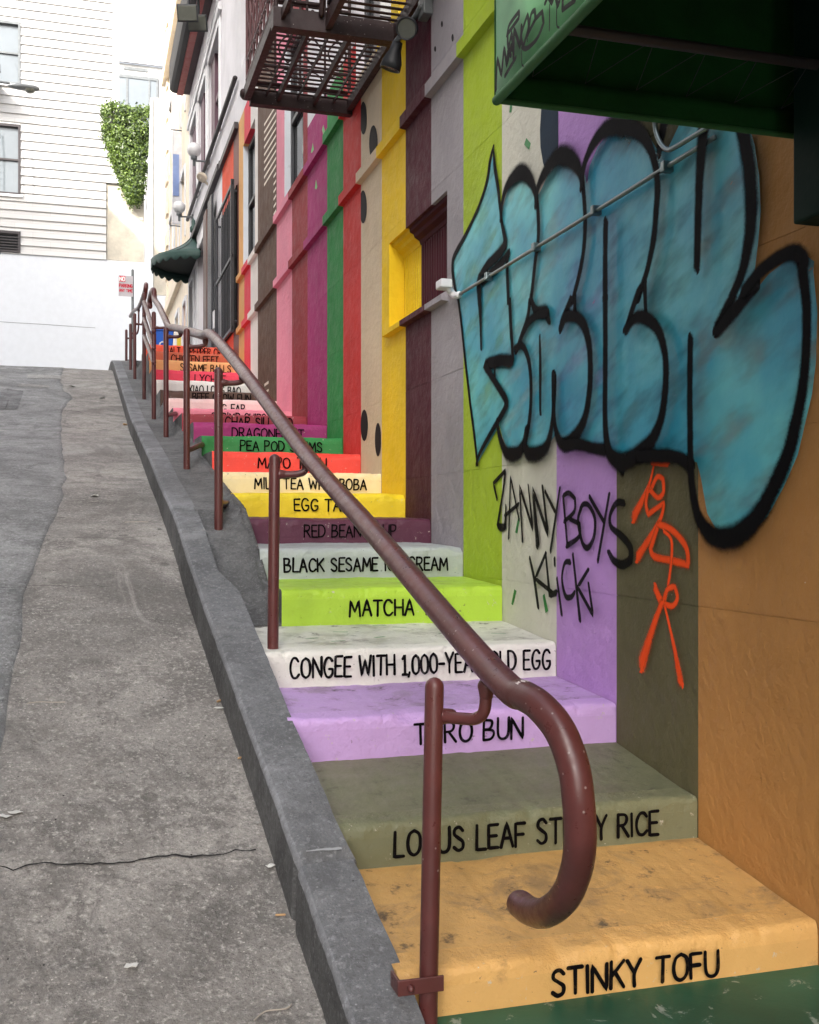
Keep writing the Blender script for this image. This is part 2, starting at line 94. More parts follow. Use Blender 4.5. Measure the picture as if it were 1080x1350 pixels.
def paint(name, h, rough=.5, dirt=.25, bump=.35, chips=.5, grime=(60, 54, 48), vstreak=True, coarse=1., spec=.4, flake=None):
    t = NT(name); c = rgb(h)
    n1 = t.noise(1.1, 6, .6); n2 = t.noise(9, 9, .7); n3 = t.noise(3.2, 8, .65, t.map((1, 1, .18 if vstreak else 1)))
    col = t.mix(t.rng(n1, .3, .7), sc_(c, .86), sc_(c, 1.08))
    col = t.mix(t.math('MULTIPLY', t.rng(n3, .56, .8), dirt*.8), col, rgb(grime))
    col = t.mix(t.math('MULTIPLY', t.rng(n2, .6, .74), dirt), col, rgb(grime))
    sp = t.rng(t.voro(23), .05, .02)
    sel = t.rng(t.noise(5, 3), .58, .66)
    col = t.mix(t.math('MULTIPLY', t.math('MULTIPLY', sp, sel), chips), col, rgb((215, 212, 204)))
    sp2 = t.rng(t.voro(17, vec=t.map((1, 1, 1), (.3, .5, .9))), .04, .015)
    col = t.mix(t.math('MULTIPLY', sp2, chips), col, rgb((50, 44, 40)))
    if flake:
        col = t.mix(t.math('MULTIPLY', t.rng(t.noise(34, 7, .75), .63, .66), flake), col, rgb((188, 180, 166)))
        col = t.mix(t.math('MULTIPLY', t.rng(t.noise(27, 7, .75, t.map((1, 1, 1), (1, 2, 1))), .65, .68), flake), col, rgb((70, 66, 60)))
    b = t.bump(t.noise(70*coarse, 6, .6), bump*.5, .004)
    b = t.bump(t.noise(16*coarse, 5, .6), bump, .012, b)
    b = t.bump(sp, bump*.7, .003, b)
    return t.done(col, t.rng(n2, .3, .8, rough-.1, rough+.2), b, spec=spec)
def tread(name, h, dirt=.55):
    t = NT(name); c = rgb(h)
    n1 = t.noise(2.3, 7, .65); n2 = t.noise(13, 9, .72); n3 = t.noise(5.5, 9, .7, dist=.6)
    col = t.mix(t.rng(n1, .3, .7), sc_(c, .84), sc_(c, 1.07))
    col = t.mix(t.math('MULTIPLY', t.rng(n3, .47, .68), dirt*.6), col, rgb((96, 86, 74)))
    col = t.mix(t.math('MULTIPLY', t.rng(n2, .56, .68), dirt), col, rgb((66, 58, 50)))
    col = t.mix(t.math('MULTIPLY', t.rng(t.noise(19, 8, .75, t.map((1, 1, 1), (0, 0, 2))), .60, .66), dirt*.6), col, sc_(c, 1.35))
    sp = t.rng(t.voro(31), .06, .03); col = t.mix(t.math('MULTIPLY', sp, dirt*.8), col, rgb((62, 56, 50)))
    b = t.bump(t.noise(85, 6, .65), .35, .004); b = t.bump(t.noise(22, 6, .6), .45, .01, b)
    return t.done(col, t.rng(n2, .3, .8, .42, .75), b)
def plain(name, h, rough=.5, metal=0., bump=.0, var=.1, spec=.5):
    t = NT(name); c = rgb(h)
    n = t.noise(6, 6, .6)
    col = t.mix(t.rng(n, .3, .7), sc_(c, 1-var), sc_(c, 1+var))
    return t.done(col, rough, t.bump(t.noise(60, 4), bump, .004) if bump else None, metal, spec)
def metal_paint(name, h, rough=.35, wear=.5, flake=(120, 112, 108)):
    t = NT(name); c = rgb(h)
    n = t.noise(7, 6, .6); n2 = t.noise(38, 8, .7)
    col = t.mix(t.rng(n, .35, .7), sc_(c, .82), sc_(c, 1.12))
    col = t.mix(t.math('MULTIPLY', t.rng(n2, .66, .71), wear), col, rgb(flake))
    sp = t.rng(t.voro(44), .13, .07); sel = t.rng(t.noise(5, 3), .50, .58)
    col = t.mix(t.math('MULTIPLY', t.math('MULTIPLY', sp, sel), wear), col, rgb((190, 180, 176)))
    return t.done(col, t.rng(n2, .3, .8, rough-.08, rough+.2), t.bump(t.noise(45, 6, .65), .12, .003))
def concrete(name, h, speck=1., bump=.6, patch=None):
    t = NT(name); c = rgb(h)
    n1 = t.noise(.9, 7, .65); n2 = t.noise(7, 9, .72); n3 = t.noise(55, 8, .7)
    col = t.mix(t.rng(n1, .32, .68), sc_(c, .62), sc_(c, 1.28))
    col = t.mix(t.math('MULTIPLY', t.rng(t.noise(4.1, 10, .78, dist=.5), .48, .60), .62*speck), col, sc_(c, .42))
    col = t.mix(t.math('MULTIPLY', t.rng(t.noise(120, 4, .7), .52, .7), .6*speck), col, sc_(c, .35))
    col = t.mix(t.math('MULTIPLY', t.rng(t.noise(95, 4, .7, t.map((1, 1, 1), (1, 0, 2))), .55, .7), .6*speck), col, sc_(c, 1.9))
    col = t.mix(t.rng(n2, .45, .75), col, sc_(c, .6))
    if patch: col = t.mix(t.math('MULTIPLY', t.rng(t.noise(.55, 8, .7, dist=1.), .52, .62), .55), col, rgb(patch))
    col = t.mix(t.rng(n3, .5, .75, 0., .7*speck), col, sc_(c, 1.9))
    col = t.mix(t.rng(t.noise(48, 7, .7, t.map((1, 1, 1), (1, 2, 3))), .53, .74, 0., .75*speck), col, sc_(c, .32))
    v = t.rng(t.voro(26), .075, .04); col = t.mix(t.math('MULTIPLY', v, .55*speck), col, sc_(c, 2.6))
    if speck > 1:
        col = t.mix(t.math('MULTIPLY', t.rng(t.voro(3.1, vec=t.map((1, 1, 0), (.2, .1, .7))), .085, .06), .6), col, sc_(c, .34))
        col = t.mix(t.math('MULTIPLY', t.rng(t.noise(1.7, 7, .7, t.map((1, .45, 1)), dist=.8), .5, .62), .55), col, sc_(c, .45))
        col = t.mix(t.math('MULTIPLY', t.rng(t.noise(2.6, 8, .75, t.map((1, .5, 1), (0, 0, 1)), dist=.6), .58, .68), .35), col, sc_(c, 1.6))
    v2 = t.rng(t.voro(14, vec=t.map((1, 1, 1), (2, 1, 0))), .05, .03); col = t.mix(t.math('MULTIPLY', v2, .8*speck), col, rgb((28, 26, 25)))
    b = t.bump(n3, bump, .008); b = t.bump(t.noise(17, 7, .65), bump, .02, b)
    return t.done(col, t.rng(n2, .3, .7, .7, .92), b, spec=.35)
def spray(name, h, soft=.35, jit=.35, maxa=1., streak=0.):
    t = NT(name)
    uv = t.n.new('ShaderNodeUVMap').outputs[0]
    s = t.n.new('ShaderNodeSeparateXYZ'); t.link(uv, s.inputs[0])
    a = t.math('ABSOLUTE', s.outputs['Y'])
    nz = t.noise(420, 2, .5); nl = t.noise(25, 3, .5)
    a = t.math('ADD', a, t.math('MULTIPLY', t.math('SUBTRACT', nz, .5), jit*1.2))
    a = t.math('ADD', a, t.math('MULTIPLY', t.math('SUBTRACT', nl, .5), jit*.5))
    al = t.rng(a, 1., 1.-soft, 0., maxa)
    if streak: al = t.math('MULTIPLY', al, t.rng(t.noise(30, 6, .7), .3, .5, 1-streak, 1.))
    c = rgb(h)
    return t.done(t.mix(t.noise(20), sc_(c, .8), sc_(c, 1.2)), .6, t.bump(t.noise(70, 5), .2, .004), alpha=al, spec=.04)
def teal():
    t = NT('teal_spray')
    v = t.map((1, 1.9, 6.), vec=t.map((1, 1, 1), (R(20), 0, 0)))
    n = t.noise(2.6, 3, .5, v); n2 = t.noise(1.1, 4, .5)
    al = t.rng(n, .40, .74, .90, .48)
    al = t.math('MULTIPLY', al, t.rng(n2, .25, .6, .86, 1.))
    col = t.mix(t.rng(t.noise(1.6, 4), .35, .65), rgb((30, 158, 190)), rgb((110, 214, 216)))
    return t.done(col, .45, t.bump(t.noise(40, 6), .25, .006), alpha=al)
def glass(name, h=(20, 24, 28)):
    t = NT(name); return t.done(t.mix(t.noise(.9, 3), rgb(h), sc_(rgb(h), 1.8)), .06, t.bump(t.noise(2.5, 2), .04, .02), spec=.8)
PAL = dict(tofu=(206,162,98), lotus=(112,113,86), taro=(188,154,206), congee=(214,212,203), matcha=(170,206,62), sesame=(172,178,178),
    redbean=(88,42,62), egg=(246,214,42), milk=(238,222,178), mapo=(236,74,62), pea=(46,140,72), dragon=(160,44,110), charsiu=(150,52,62),
    shrimp=(236,142,160), pig=(240,214,208), beef=(88,66,54), xlb=(236,232,226), lychee=(226,62,86), sesball=(226,174,112), chicken=(192,92,62), crab=(236,92,62))
RIS = {k: paint('riser_paint_'+k, v, .55, .3, .6, .8, vstreak=False, flake=.75) for k, v in PAL.items()}
NOS = {k: paint('nosing_paint_'+k, tuple(min(250, int(c*1.03)) for c in v), .5, .45, 1., 1., vstreak=False, flake=.85) for k, v in PAL.items()}
TRD = {k: tread('tread_paint_'+k, v, .85 if k in ('tofu', 'congee', 'taro') else .55) for k, v in PAL.items()}
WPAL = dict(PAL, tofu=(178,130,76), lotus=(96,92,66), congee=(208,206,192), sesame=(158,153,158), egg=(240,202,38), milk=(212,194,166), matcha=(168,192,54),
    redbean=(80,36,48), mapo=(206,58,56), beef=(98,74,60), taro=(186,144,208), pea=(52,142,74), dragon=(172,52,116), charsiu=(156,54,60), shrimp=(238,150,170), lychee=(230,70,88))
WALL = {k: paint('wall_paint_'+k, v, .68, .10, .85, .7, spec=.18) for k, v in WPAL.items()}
M = dict(
    brown=metal_paint('brown_gloss_pipe', (88, 46, 44), .34, .42, (112, 80, 76)), street=concrete('worn_concrete_street', (156, 151, 145), 1.25, 1., (172, 169, 164)),
    asphalt=concrete('grey_asphalt', (146, 146, 145), 1.1, .9), kerb=concrete('slate_kerb_paint', (120, 121, 123), .85, .6, (150, 151, 152)),
    kerbface=concrete('dark_kerb_face', (94, 94, 94), .9, .8, (60, 59, 58)), kerbedge=concrete('worn_kerb_edge', (134, 135, 138), .6, .5), kerbjoint=plain('pale_mortar', (150, 152, 154), .9), rough=concrete('rough_dark_concrete', (112, 112, 112), .9, 1., (62, 62, 63)),  # kerb face darker than the kerb top
    crack=plain('dark_crack_grit', (34, 32, 31), .95, bump=.5), black=spray('black_brush_paint', (14, 12, 14), .12, .12, 1., .12),
    bspray=spray('black_spray_paint', (9, 8, 12), .5, .45), bline=spray('black_spray_marker', (16, 14, 16), .4, .3, .97, .1), orange=spray('orange_spray_paint', (244, 84, 36), .75, .45, .97),
    agraf=spray('dark_marker_on_canvas', (42, 36, 40), .3, .15, .93), teal=teal(), greenfleck=plain('green_fleck_paint', (24, 118, 52), .5), oval=plain('slate_oval_paint', (44, 56, 70), .7, bump=.2, spec=.1),
    boba=plain('charcoal_dot_paint', (32, 28, 30), .7, bump=.2, spec=.1), noodle=plain('cream_dash_paint', (226, 214, 196), .5), dfl=plain('green_leaf_paint', (96, 176, 92), .5),
    gfloor=None, darkred=plain('dark_red_bar_paint', (66, 18, 32), .7, spec=.15), farwall=paint('far_pale_stucco', (164, 164, 163), .7, .1, .2, .1), scuff=plain('pale_paint_scuff', (196, 186, 184), .6), patch=concrete('pale_patch_concrete', (160, 158, 154), 1.1, .8), darkpatch=concrete('dark_patch_asphalt', (120, 120, 120), 1.1, .8), canvas=plain('green_awning_canvas', (124, 188, 134), .6, bump=.25, var=.14, spec=.2), hem=plain('green_hem_canvas', (58, 104, 62), .6, bump=.2, spec=.2), canvasshade=plain('shaded_green_canvas', (22, 70, 28), .8, bump=.3, var=.2, spec=.2),  # inner awning canvas: the awning's shade is put into its green
    dgreen=plain('dark_green_enamel', (8, 36, 28), .7, bump=.2, spec=.15), steel=plain('galvanised_conduit', (112, 124, 126), .35, .8, .1, .2), rust=metal_paint('dark_brown_iron', (48, 27, 27), .55, .7, (104, 60, 48)),
    rustlit=metal_paint('lit_brown_iron', (104, 66, 68), .45, .5, (150, 120, 116)),  # same iron made lighter, light on the street railing put into the colour
    whitewall=paint('white_stucco', (226, 224, 228), .6, .1, .2, .1), whitetrim=paint('white_trim_paint', (222, 222, 224), .5, .15, .1, .1), glass=glass('dark_glass'), glassl=glass('curtained_glass', (92, 98, 102)),
    darktrim=plain('dark_moulding', (52, 46, 48), .5), purpletrim=plain('mauve_window_trim', (96, 66, 80), .5), browntrim=plain('brown_door_trim', (100, 78, 70), .5), darkin=plain('dark_doorway', (16, 14, 15), .9, spec=.1),
    greybar=metal_paint('worn_grey_bar', (70, 72, 78), .35, .3), blackmetal=metal_paint('black_bar_iron', (34, 36, 42), .4, .3), redband=paint('red_cornice_paint', (150, 60, 58), .45, .2, .15, .2), blackband=plain('black_gutter', (38, 36, 36), .6), plum=plain('plum_soffit', (66, 40, 46), .6),
    cream=paint('cream_stucco', (236, 222, 200), .7, .1, .2, .1), marble=paint('pale_reveal', (212, 218, 224), .4, .2, .1, .1), siding=None, rwall=plain('white_retaining_wall_paint', (200, 204, 210), .8, bump=.15, var=.025),
    oldconc=None, roofm=plain('tar_roof', (70, 68, 66), .9), awngreen=plain('faded_dark_green_canvas', (52, 78, 72), .6, bump=.2), awnin=plain('black_green_canvas', (24, 34, 32), .7),
    globe=plain('opal_globe', (226, 226, 226), .25), grey=metal_paint('grey_lamp_metal', (104, 108, 110), .4, .2), lens=plain('fogged_lens', (96, 98, 90), .25, spec=.8), charcoal=plain('charcoal_lamp_metal', (46, 48, 52), .45),
    blue=plain('blue_bin_plastic', (14, 92, 196), .4), yellow=plain('yellow_tape', (236, 206, 60), .5), white=plain('white_enamel', (224, 222, 224), .4), plate=plain('weathered_sign_white', (172, 168, 174), .5), signred=plain('sign_red', (196, 40, 62), .45),
    paper=plain('dirty_paper', (214, 212, 206), .8), butt=plain('cigarette_paper', (186, 150, 108), .9), chip=plain('stone_chip', (150, 148, 144), .9), twig=plain('pale_twig', (170, 160, 148), .9),
    leafm=None, stem=plain('ivy_stem', (70, 54, 40), .9), leftwall=paint('beige_facade', (176, 168, 158), .7, .2, .3, .1), bluec=plain('blue_banner_cloth', (120, 140, 186), .7), lgrey=plain('pale_banner_cloth', (206, 206, 210), .7), pinkd=plain('pink_door_paint', (214, 164, 186), .6), brick=None)
def mk_floor():
    t = NT('green_floor_paint'); n = t.noise(14, 9, .72, dist=.5)
    col = t.mix(t.rng(t.noise(2, 5), .3, .7), rgb((12, 68, 50)), rgb((28, 96, 74)))
    col = t.mix(t.rng(n, .59, .65, 0, .6), col, rgb((168, 178, 170)))
    return t.done(col, .5, t.bump(n, .3, .004))
def mk_siding():
    t = NT('white_board_siding'); k = t.n.new('ShaderNodeTexBrick'); t.link(t.map((1, 1, 1), (R(90), 0, 0)), k.inputs['Vector'])
    k.inputs['Color1'].default_value = rgb((190, 189, 187)); k.inputs['Color2'].default_value = rgb((182, 181, 180)); k.inputs['Mortar'].default_value = rgb((164, 163, 161))
    k.inputs['Scale'].default_value = 1; k.inputs['Mortar Size'].default_value = .004; k.inputs['Brick Width'].default_value = .9; k.inputs['Row Height'].default_value = .232
    return t.done(t.mix(t.math('MULTIPLY', t.rng(t.noise(1.2, 7, .7), .55, .75), .2), k.outputs[0], rgb((190, 186, 180))), .6)
def mk_brick():
    t = NT('orange_painted_brick'); k = t.n.new('ShaderNodeTexBrick'); t.link(t.map((1, 1, 1), (R(90), 0, R(90))), k.inputs['Vector'])
    k.inputs['Color1'].default_value = rgb((186, 84, 56)); k.inputs['Color2'].default_value = rgb((166, 72, 50)); k.inputs['Mortar'].default_value = rgb((110, 50, 40))
    k.inputs['Scale'].default_value = 1; k.inputs['Mortar Size'].default_value = .008; k.inputs['Brick Width'].default_value = .22; k.inputs['Row Height'].default_value = .075
    return t.done(k.outputs[0], .6)
def mk_oldconc():
    t = NT('stained_old_concrete'); n = t.noise(1.3, 8, .7); n2 = t.noise(.7, 7, .7, t.map((1, 1, .25)))
    col = t.mix(t.rng(n, .35, .65), rgb((168, 162, 150)), rgb((196, 188, 172)))
    col = t.mix(t.rng(n2, .52, .7, 0, .6), col, rgb((118, 116, 112)))
    return t.done(col, .85, t.bump(t.noise(20, 6), .3, .01))
def mk_leaf():
    t = NT('ivy_leaf'); oi = t.n.new('ShaderNodeNewGeometry').outputs['Random Per Island']
    col = t.mix(oi, rgb((32, 52, 18)), rgb((104, 126, 52)))
    t.b.inputs['Subsurface Weight'].default_value = 0
    return t.done(col, .4)
M['gfloor'] = mk_floor(); M['siding'] = mk_siding(); M['brick'] = mk_brick(); M['oldconc'] = mk_oldconc(); M['leafm'] = mk_leaf()
# ------------------------------------------------------------------ mesh helpers
WL = {}
def W(X, Y, Z): return Vector((X*U, Y*U, Z*U+EZ))
class MB:
    def __init__(s): s.v = []; s.f = []; s.m = []; s.uv = []; s.sm = []
    def face(s, pts, mat=0, uv=None, smooth=False):
        i = len(s.v); s.v += [tuple(p) for p in pts]; s.f.append(tuple(range(i, i+len(pts)))); s.m.append(mat); s.uv.append(uv); s.sm.append(smooth)
    def box(s, x0, x1, y0, y1, z0, z1, mat=0):
        i = len(s.v); s.v += [(x, y, z) for z in (z0, z1) for y in (y0, y1) for x in (x0, x1)]
        for q in ((0,2,3,1), (4,5,7,6), (0,1,5,4), (2,6,7,3), (0,4,6,2), (1,3,7,5)):
            s.f.append(tuple(i+k for k in q)); s.m.append(mat); s.uv.append(None); s.sm.append(False)
        return s
    def hexa(s, p, mat=0):          # 8 corners, bottom four then top four, both in the same turning order
        i = len(s.v); s.v += [tuple(q) for q in p]
        for q in ((3,2,1,0), (4,5,6,7), (0,1,5,4), (1,2,6,5), (2,3,7,6), (3,0,4,7)):
            s.f.append(tuple(i+k for k in q)); s.m.append(mat); s.uv.append(None); s.sm.append(False)
        return s
    def grid(s, rows, mat=0, smooth=True, matf=None, closed=False):
        i = len(s.v); n = len(rows[0])
        for r in rows: s.v += [tuple(p) for p in r]
        for a in range(len(rows)-1):
            for b in range(n if closed else n-1):
                c = (b+1) % n
                s.f.append((i+a*n+b, i+a*n+c, i+(a+1)*n+c, i+(a+1)*n+b)); s.m.append(matf(a, b) if matf else mat); s.uv.append(None); s.sm.append(smooth)
    def tube(s, path, r, n=12, mat=0, cap=True):
        path = [Vector(p) for p in path]; rs = r if isinstance(r, list) else [r]*len(path)
        T = [((path[min(i+1, len(path)-1)]-path[max(i-1, 0)]).normalized()) for i in range(len(path))]
        if cap:
            e0 = []; e1 = []
            for a in (80, 60, 35, 15):
                e0.append((path[0]-T[0]*rs[0]*math.sin(R(a)), rs[0]*math.cos(R(a)), T[0])); e1.append((path[-1]+T[-1]*rs[-1]*math.sin(R(a)), rs[-1]*math.cos(R(a)), T[-1]))
            seq = e0+list(zip(path, rs, T))+e1[::-1]
        else: seq = list(zip(path, rs, T))
        ref = Vector((0, 0, 1)) if abs(T[0].z) < .9 else Vector((1, 0, 0))
        N = (ref-T[0]*ref.dot(T[0])).normalized(); rows = []
        for p, rr, t in seq:
            N = (N-t*N.dot(t)).normalized(); B = t.cross(N)
            rows.append([p+(N*math.cos(2*math.pi*k/n)+B*math.sin(2*math.pi*k/n))*rr for k in range(n)])
        s.grid(rows, mat, True, closed=True)
        s.face(rows[0][::-1], mat, smooth=True); s.face(rows[-1], mat, smooth=True)
        return s
    def lathe(s, c, prof, n=24, mat=0, axis=None):
        c = Vector(c); a = Vector(axis or (0, 0, 1)).normalized()
        q = a.to_track_quat('Z', 'Y')
        s.grid([[c+q @ Vector((r*math.cos(2*math.pi*k/n), r*math.sin(2*math.pi*k/n), h)) for k in range(n)] for r, h in prof], mat, True, closed=True); return s
    def prism(s, poly, axis, a, b, mat=0):      # 2-D outline extruded along an axis
        def P(p, t): return (t, p[0], p[1]) if axis == 'x' else ((p[0], t, p[1]) if axis == 'y' else (p[0], p[1], t))
        s.face([P(p, a) for p in poly], mat); s.face([P(p, b) for p in poly][::-1], mat)
        for i in range(len(poly)):
            j = (i+1) % len(poly); s.face([P(poly[i], a), P(poly[i], b), P(poly[j], b), P(poly[j], a)], mat)
        return s
    def ribbon(s, pts, frame, off, mat=0, doff=.0002):   # pts: (a, b, halfwidth) in a plane; frame(a, b, off) -> 3-D
        P = catmull(pts); n = len(P)
        if n < 2: return off
        L = [0.]
        for i in range(1, n): L.append(L[-1]+math.hypot(P[i][0]-P[i-1][0], P[i][1]-P[i-1][1]))
        def tg(i):
            a, b = P[max(i-1, 0)], P[min(i+1, n-1)]; d = math.hypot(b[0]-a[0], b[1]-a[1]) or 1; return (b[0]-a[0])/d, (b[1]-a[1])/d
        rows = []
        t0 = tg(0); t1 = tg(n-1)
        for q in (1., .8, .45): rows.append((P[0][0]-t0[0]*P[0][2]*q, P[0][1]-t0[1]*P[0][2]*q, math.sqrt(max(0.02, 1-q*q)), P[0][2], t0, q, L[0]))
        for i in range(n): rows.append((P[i][0], P[i][1], 1., P[i][2], tg(i), 0, L[i]))
        for q in (.45, .8, 1.): rows.append((P[-1][0]+t1[0]*P[-1][2]*q, P[-1][1]+t1[1]*P[-1][2]*q, math.sqrt(max(0.02, 1-q*q)), P[-1][2], t1, q, L[-1]))
        pv = None
        for k, (a, b, kw, hw, t, q, l) in enumerate(rows):
            o = off+doff*k/ max(1, len(rows)-1)*len(rows)*.12
            l_ = frame(a-t[1]*hw*kw, b+t[0]*hw*kw, o); c_ = frame(a, b, o); r_ = frame(a+t[1]*hw*kw, b-t[0]*hw*kw, o)
            e = max(kw, q) if q else 1.
            cur = (l_, c_, r_, (l, 1.), (l, q*.98), (l, -1.))
            if pv:
                s.face([pv[0], cur[0], cur[1], pv[1]], mat, [pv[3], cur[3], cur[4], pv[4]])
                s.face([pv[1], cur[1], cur[2], pv[2]], mat, [pv[4], cur[4], cur[5], pv[5]])
            pv = cur
        return o
    def build(s, name, mats, parent=None, bevel=0., label=None, solid=0., weld=False, kind=None, origin=None):
        mats = mats if isinstance(mats, (list, tuple)) else [mats]
        if name in ('string_course', 'frieze', 'moulding', 'casing', 'sill', 'cornice', 'mullion', 'joist', 'quoin', 'railing_post', 'hanger', 'rod') and len(s.v) > 8 and len(s.v) % 8 == 0 and len(s.f)*8 == len(s.v)*6:
            r = None
            for b in range(len(s.v)//8):
                q = MB(); q.v = s.v[b*8:b*8+8]; q.f = [tuple(k-b*8 for k in f) for f in s.f[b*6:b*6+6]]; q.m = s.m[b*6:b*6+6]; q.uv = [None]*6; q.sm = [False]*6
                o = q.build(name, mats, parent, bevel, label, solid, weld, kind, origin); r = r or o
            return r
        xs = [p[0] for p in s.v]; ys = [p[1] for p in s.v]; zs = [p[2] for p in s.v]
        c = Vector(origin) if origin else Vector(((min(xs)+max(xs))/2, (min(ys)+max(ys))/2, min(zs)))
        me = bpy.data.meshes.new(name); me.from_pydata([(p[0]-c.x, p[1]-c.y, p[2]-c.z) for p in s.v], [], s.f)
        for m in mats: me.materials.append(m)
        me.polygons.foreach_set('material_index', s.m); me.polygons.foreach_set('use_smooth', s.sm)
        if any(u is not None for u in s.uv):
            ul = me.uv_layers.new(name='UVMap'); k = 0
            for f, u in zip(s.f, s.uv):
                for j in range(len(f)): ul.data[k].uv = u[j] if u else (0, 0); k += 1
        if weld:
            import bmesh
            b = bmesh.new(); b.from_mesh(me); bmesh.ops.remove_doubles(b, verts=b.verts, dist=.0004); bmesh.ops.recalc_face_normals(b, faces=b.faces); b.to_mesh(me); b.free()
        me.update()
        o = bpy.data.objects.new(name, me); C.objects.link(o); WL[o] = c
        if parent is not None: o.parent = parent; o.location = c-WL[parent]
        else: o.location = c
        if bevel:
            b = o.modifiers.new('bevel', 'BEVEL'); b.width = bevel; b.segments = 2; b.limit_method = 'ANGLE'
        if solid:
            b = o.modifiers.new('thick', 'SOLIDIFY'); b.thickness = solid; b.offset = 0
        if label: o['label'] = label
        if kind: o['kind'] = kind
        return o
def catmull(pts):
    if len(pts) < 3: 
        return [tuple(p) for p in pts]
    out = []
    for i in range(len(pts)-1):
        p0 = pts[max(i-1, 0)]; p1 = pts[i]; p2 = pts[i+1]; p3 = pts[min(i+2, len(pts)-1)]
        # a sharp turn stays a corner
        def sharp(a, b, c):
            u = (b[0]-a[0], b[1]-a[1]); v = (c[0]-b[0], c[1]-b[1]); d = math.hypot(*u)*math.hypot(*v)
            return d > 0 and (u[0]*v[0]+u[1]*v[1])/d < .3
        if sharp(p0, p1, p2): p0 = p1
        if sharp(p1, p2, p3): p3 = p2
        N = 5
        for k in range(N):
            t = k/N; t2 = t*t; t3 = t2*t
            out.append(tuple(.5*((2*b)+(-a+c)*t+(2*a-5*b+4*c-d)*t2+(-a+3*b-3*c+d)*t3) for a, b, c, d in zip(p0, p1, p2, p3)))
    out.append(tuple(pts[-1])); return out
def smooth3(path, N=6):
    path = [Vector(p) for p in path]; out = []
    for i in range(len(path)-1):
        a, b, c, d = path[max(i-1, 0)], path[i], path[i+1], path[min(i+2, len(path)-1)]
        for k in range(N):
            t = k/N; out.append(.5*((2*b)+(c-a)*t+(2*a-5*b+4*c-d)*t*t+(3*b-a-3*c+d)*t*t*t))
    return out+[path[-1]]
def tag(o, label, cat, group=None):
    o['label'] = label; o['category'] = cat
    if group: o['group'] = group
    return o
def thing(name, loc, label, cat, group=None):
    o = bpy.data.objects.new(name, None); C.objects.link(o); o.location = loc; WL[o] = Vector(loc); o.empty_display_size = .2
    return tag(o, label, cat, group)
def lerp(k, y):
    if y <= k[0][0]: a, b = k[0], k[1]
    else:
        for a, b in zip(k, k[1:]):
            if y <= b[0]: break
    return a[1]+(b[1]-a[1])*(y-a[0])/(b[0]-a[0])
def smz(k, y, h=.35): return (lerp(k, y-h)+2*lerp(k, y)+lerp(k, y+h))/4
ST = [(-3,-2.1),(0,-1.07),(1.0,-.755),(1.362,-.644),(1.549,-.585),(1.857,-.468),(2.165,-.372),(2.45,-.262),(3.11,-.065),(4.2,.15),(6.13,.50),(7.86,.885),(10.04,1.37),(11.0,1.50),(12.0,1.56),(40,1.75)]
KT = [(-3,-2.15),(1.0,-.69),(1.3076,-.576),(1.556,-.492),(1.57,-.476),(1.92,-.358),(2.203,-.26),(2.58,-.128),(2.8,-.055),(3.11,.035),(3.735,.145),(4.2,.24),(6.13,.59),(7.86,.975),(10.04,1.46),(11,1.60),(12,1.66),(14.2,1.70)]
KX = [(-3,.40),(1.0,.314),(1.362,.301),(1.549,.2955),(1.857,.280),(2.165,.266),(2.58,.245),(3.1,.236),(14,.234)]
KI = [(-3,.40),(1.0,.392),(1.3076,.39),(1.624,.370),(1.92,.357),(2.203,.349),(2.5,.338),(2.62,.304),(14,.302)]
def street_z(x, y):      # metres
    X, Y = x/U, y/U
    return smz(ST, Y, .15 if Y < 11 else .4)*U+EZ
# ------------------------------------------------------------------ street
mb = MB(); rows = []
ys = [-5+i*.16 for i in range(0, 190)]+[26, 28, 30, 33, 38, 60, 140]
xs = [-60, -20, -9, -6, -4.6]+[-4+i*.16 for i in range(29)]+[.66, .9, 3, 12, 40, 100]
for y in ys:
    rows.append([(x, y, street_z(x, y)+(.012*noise.noise((x*1.3, y*1.3, 3)) + .006*noise.noise((x*6, y*6, 1)))) for x in xs])
mb.grid(rows, 0); mb.build('street', M['street'], kind='structure')
def over(pts, dz): return [(x, y, street_z(x, y)+.012*noise.noise((x*1.3, y*1.3, 3))+.006*noise.noise((x*6, y*6, 1))+dz) for x, y in pts]
def edge_x(y):
    P = sorted(ASPH_M, key=lambda p: p[1])
    for a, b in zip(P, P[1:]):
        if y <= b[1]: return a[0]+(b[0]-a[0])*max(0, min(1, (y-a[1])/max(1e-6, b[1]-a[1])))
    return P[-1][0]
mb = MB(); rows = []
yy = [ASPH_M[0][1]-3+i*.13 for i in range(220)]
for y in yy:
    e = edge_x(y)+.02*noise.noise((y*2.3, 0, 7))+.01*noise.noise((y*9, 0, 2))
    rows.append(over([(e-d, y) for d in (7, 5, 3.5, 2.6, 1.9, 1.4, 1., .7, .45, .25, .12, .05, .015)], .009)+[(e, y, street_z(e, y)-.02)])
mb.grid(rows, 0); mb.build('asphalt_lane', M['asphalt'], kind='structure')
mb = MB()
k = 0
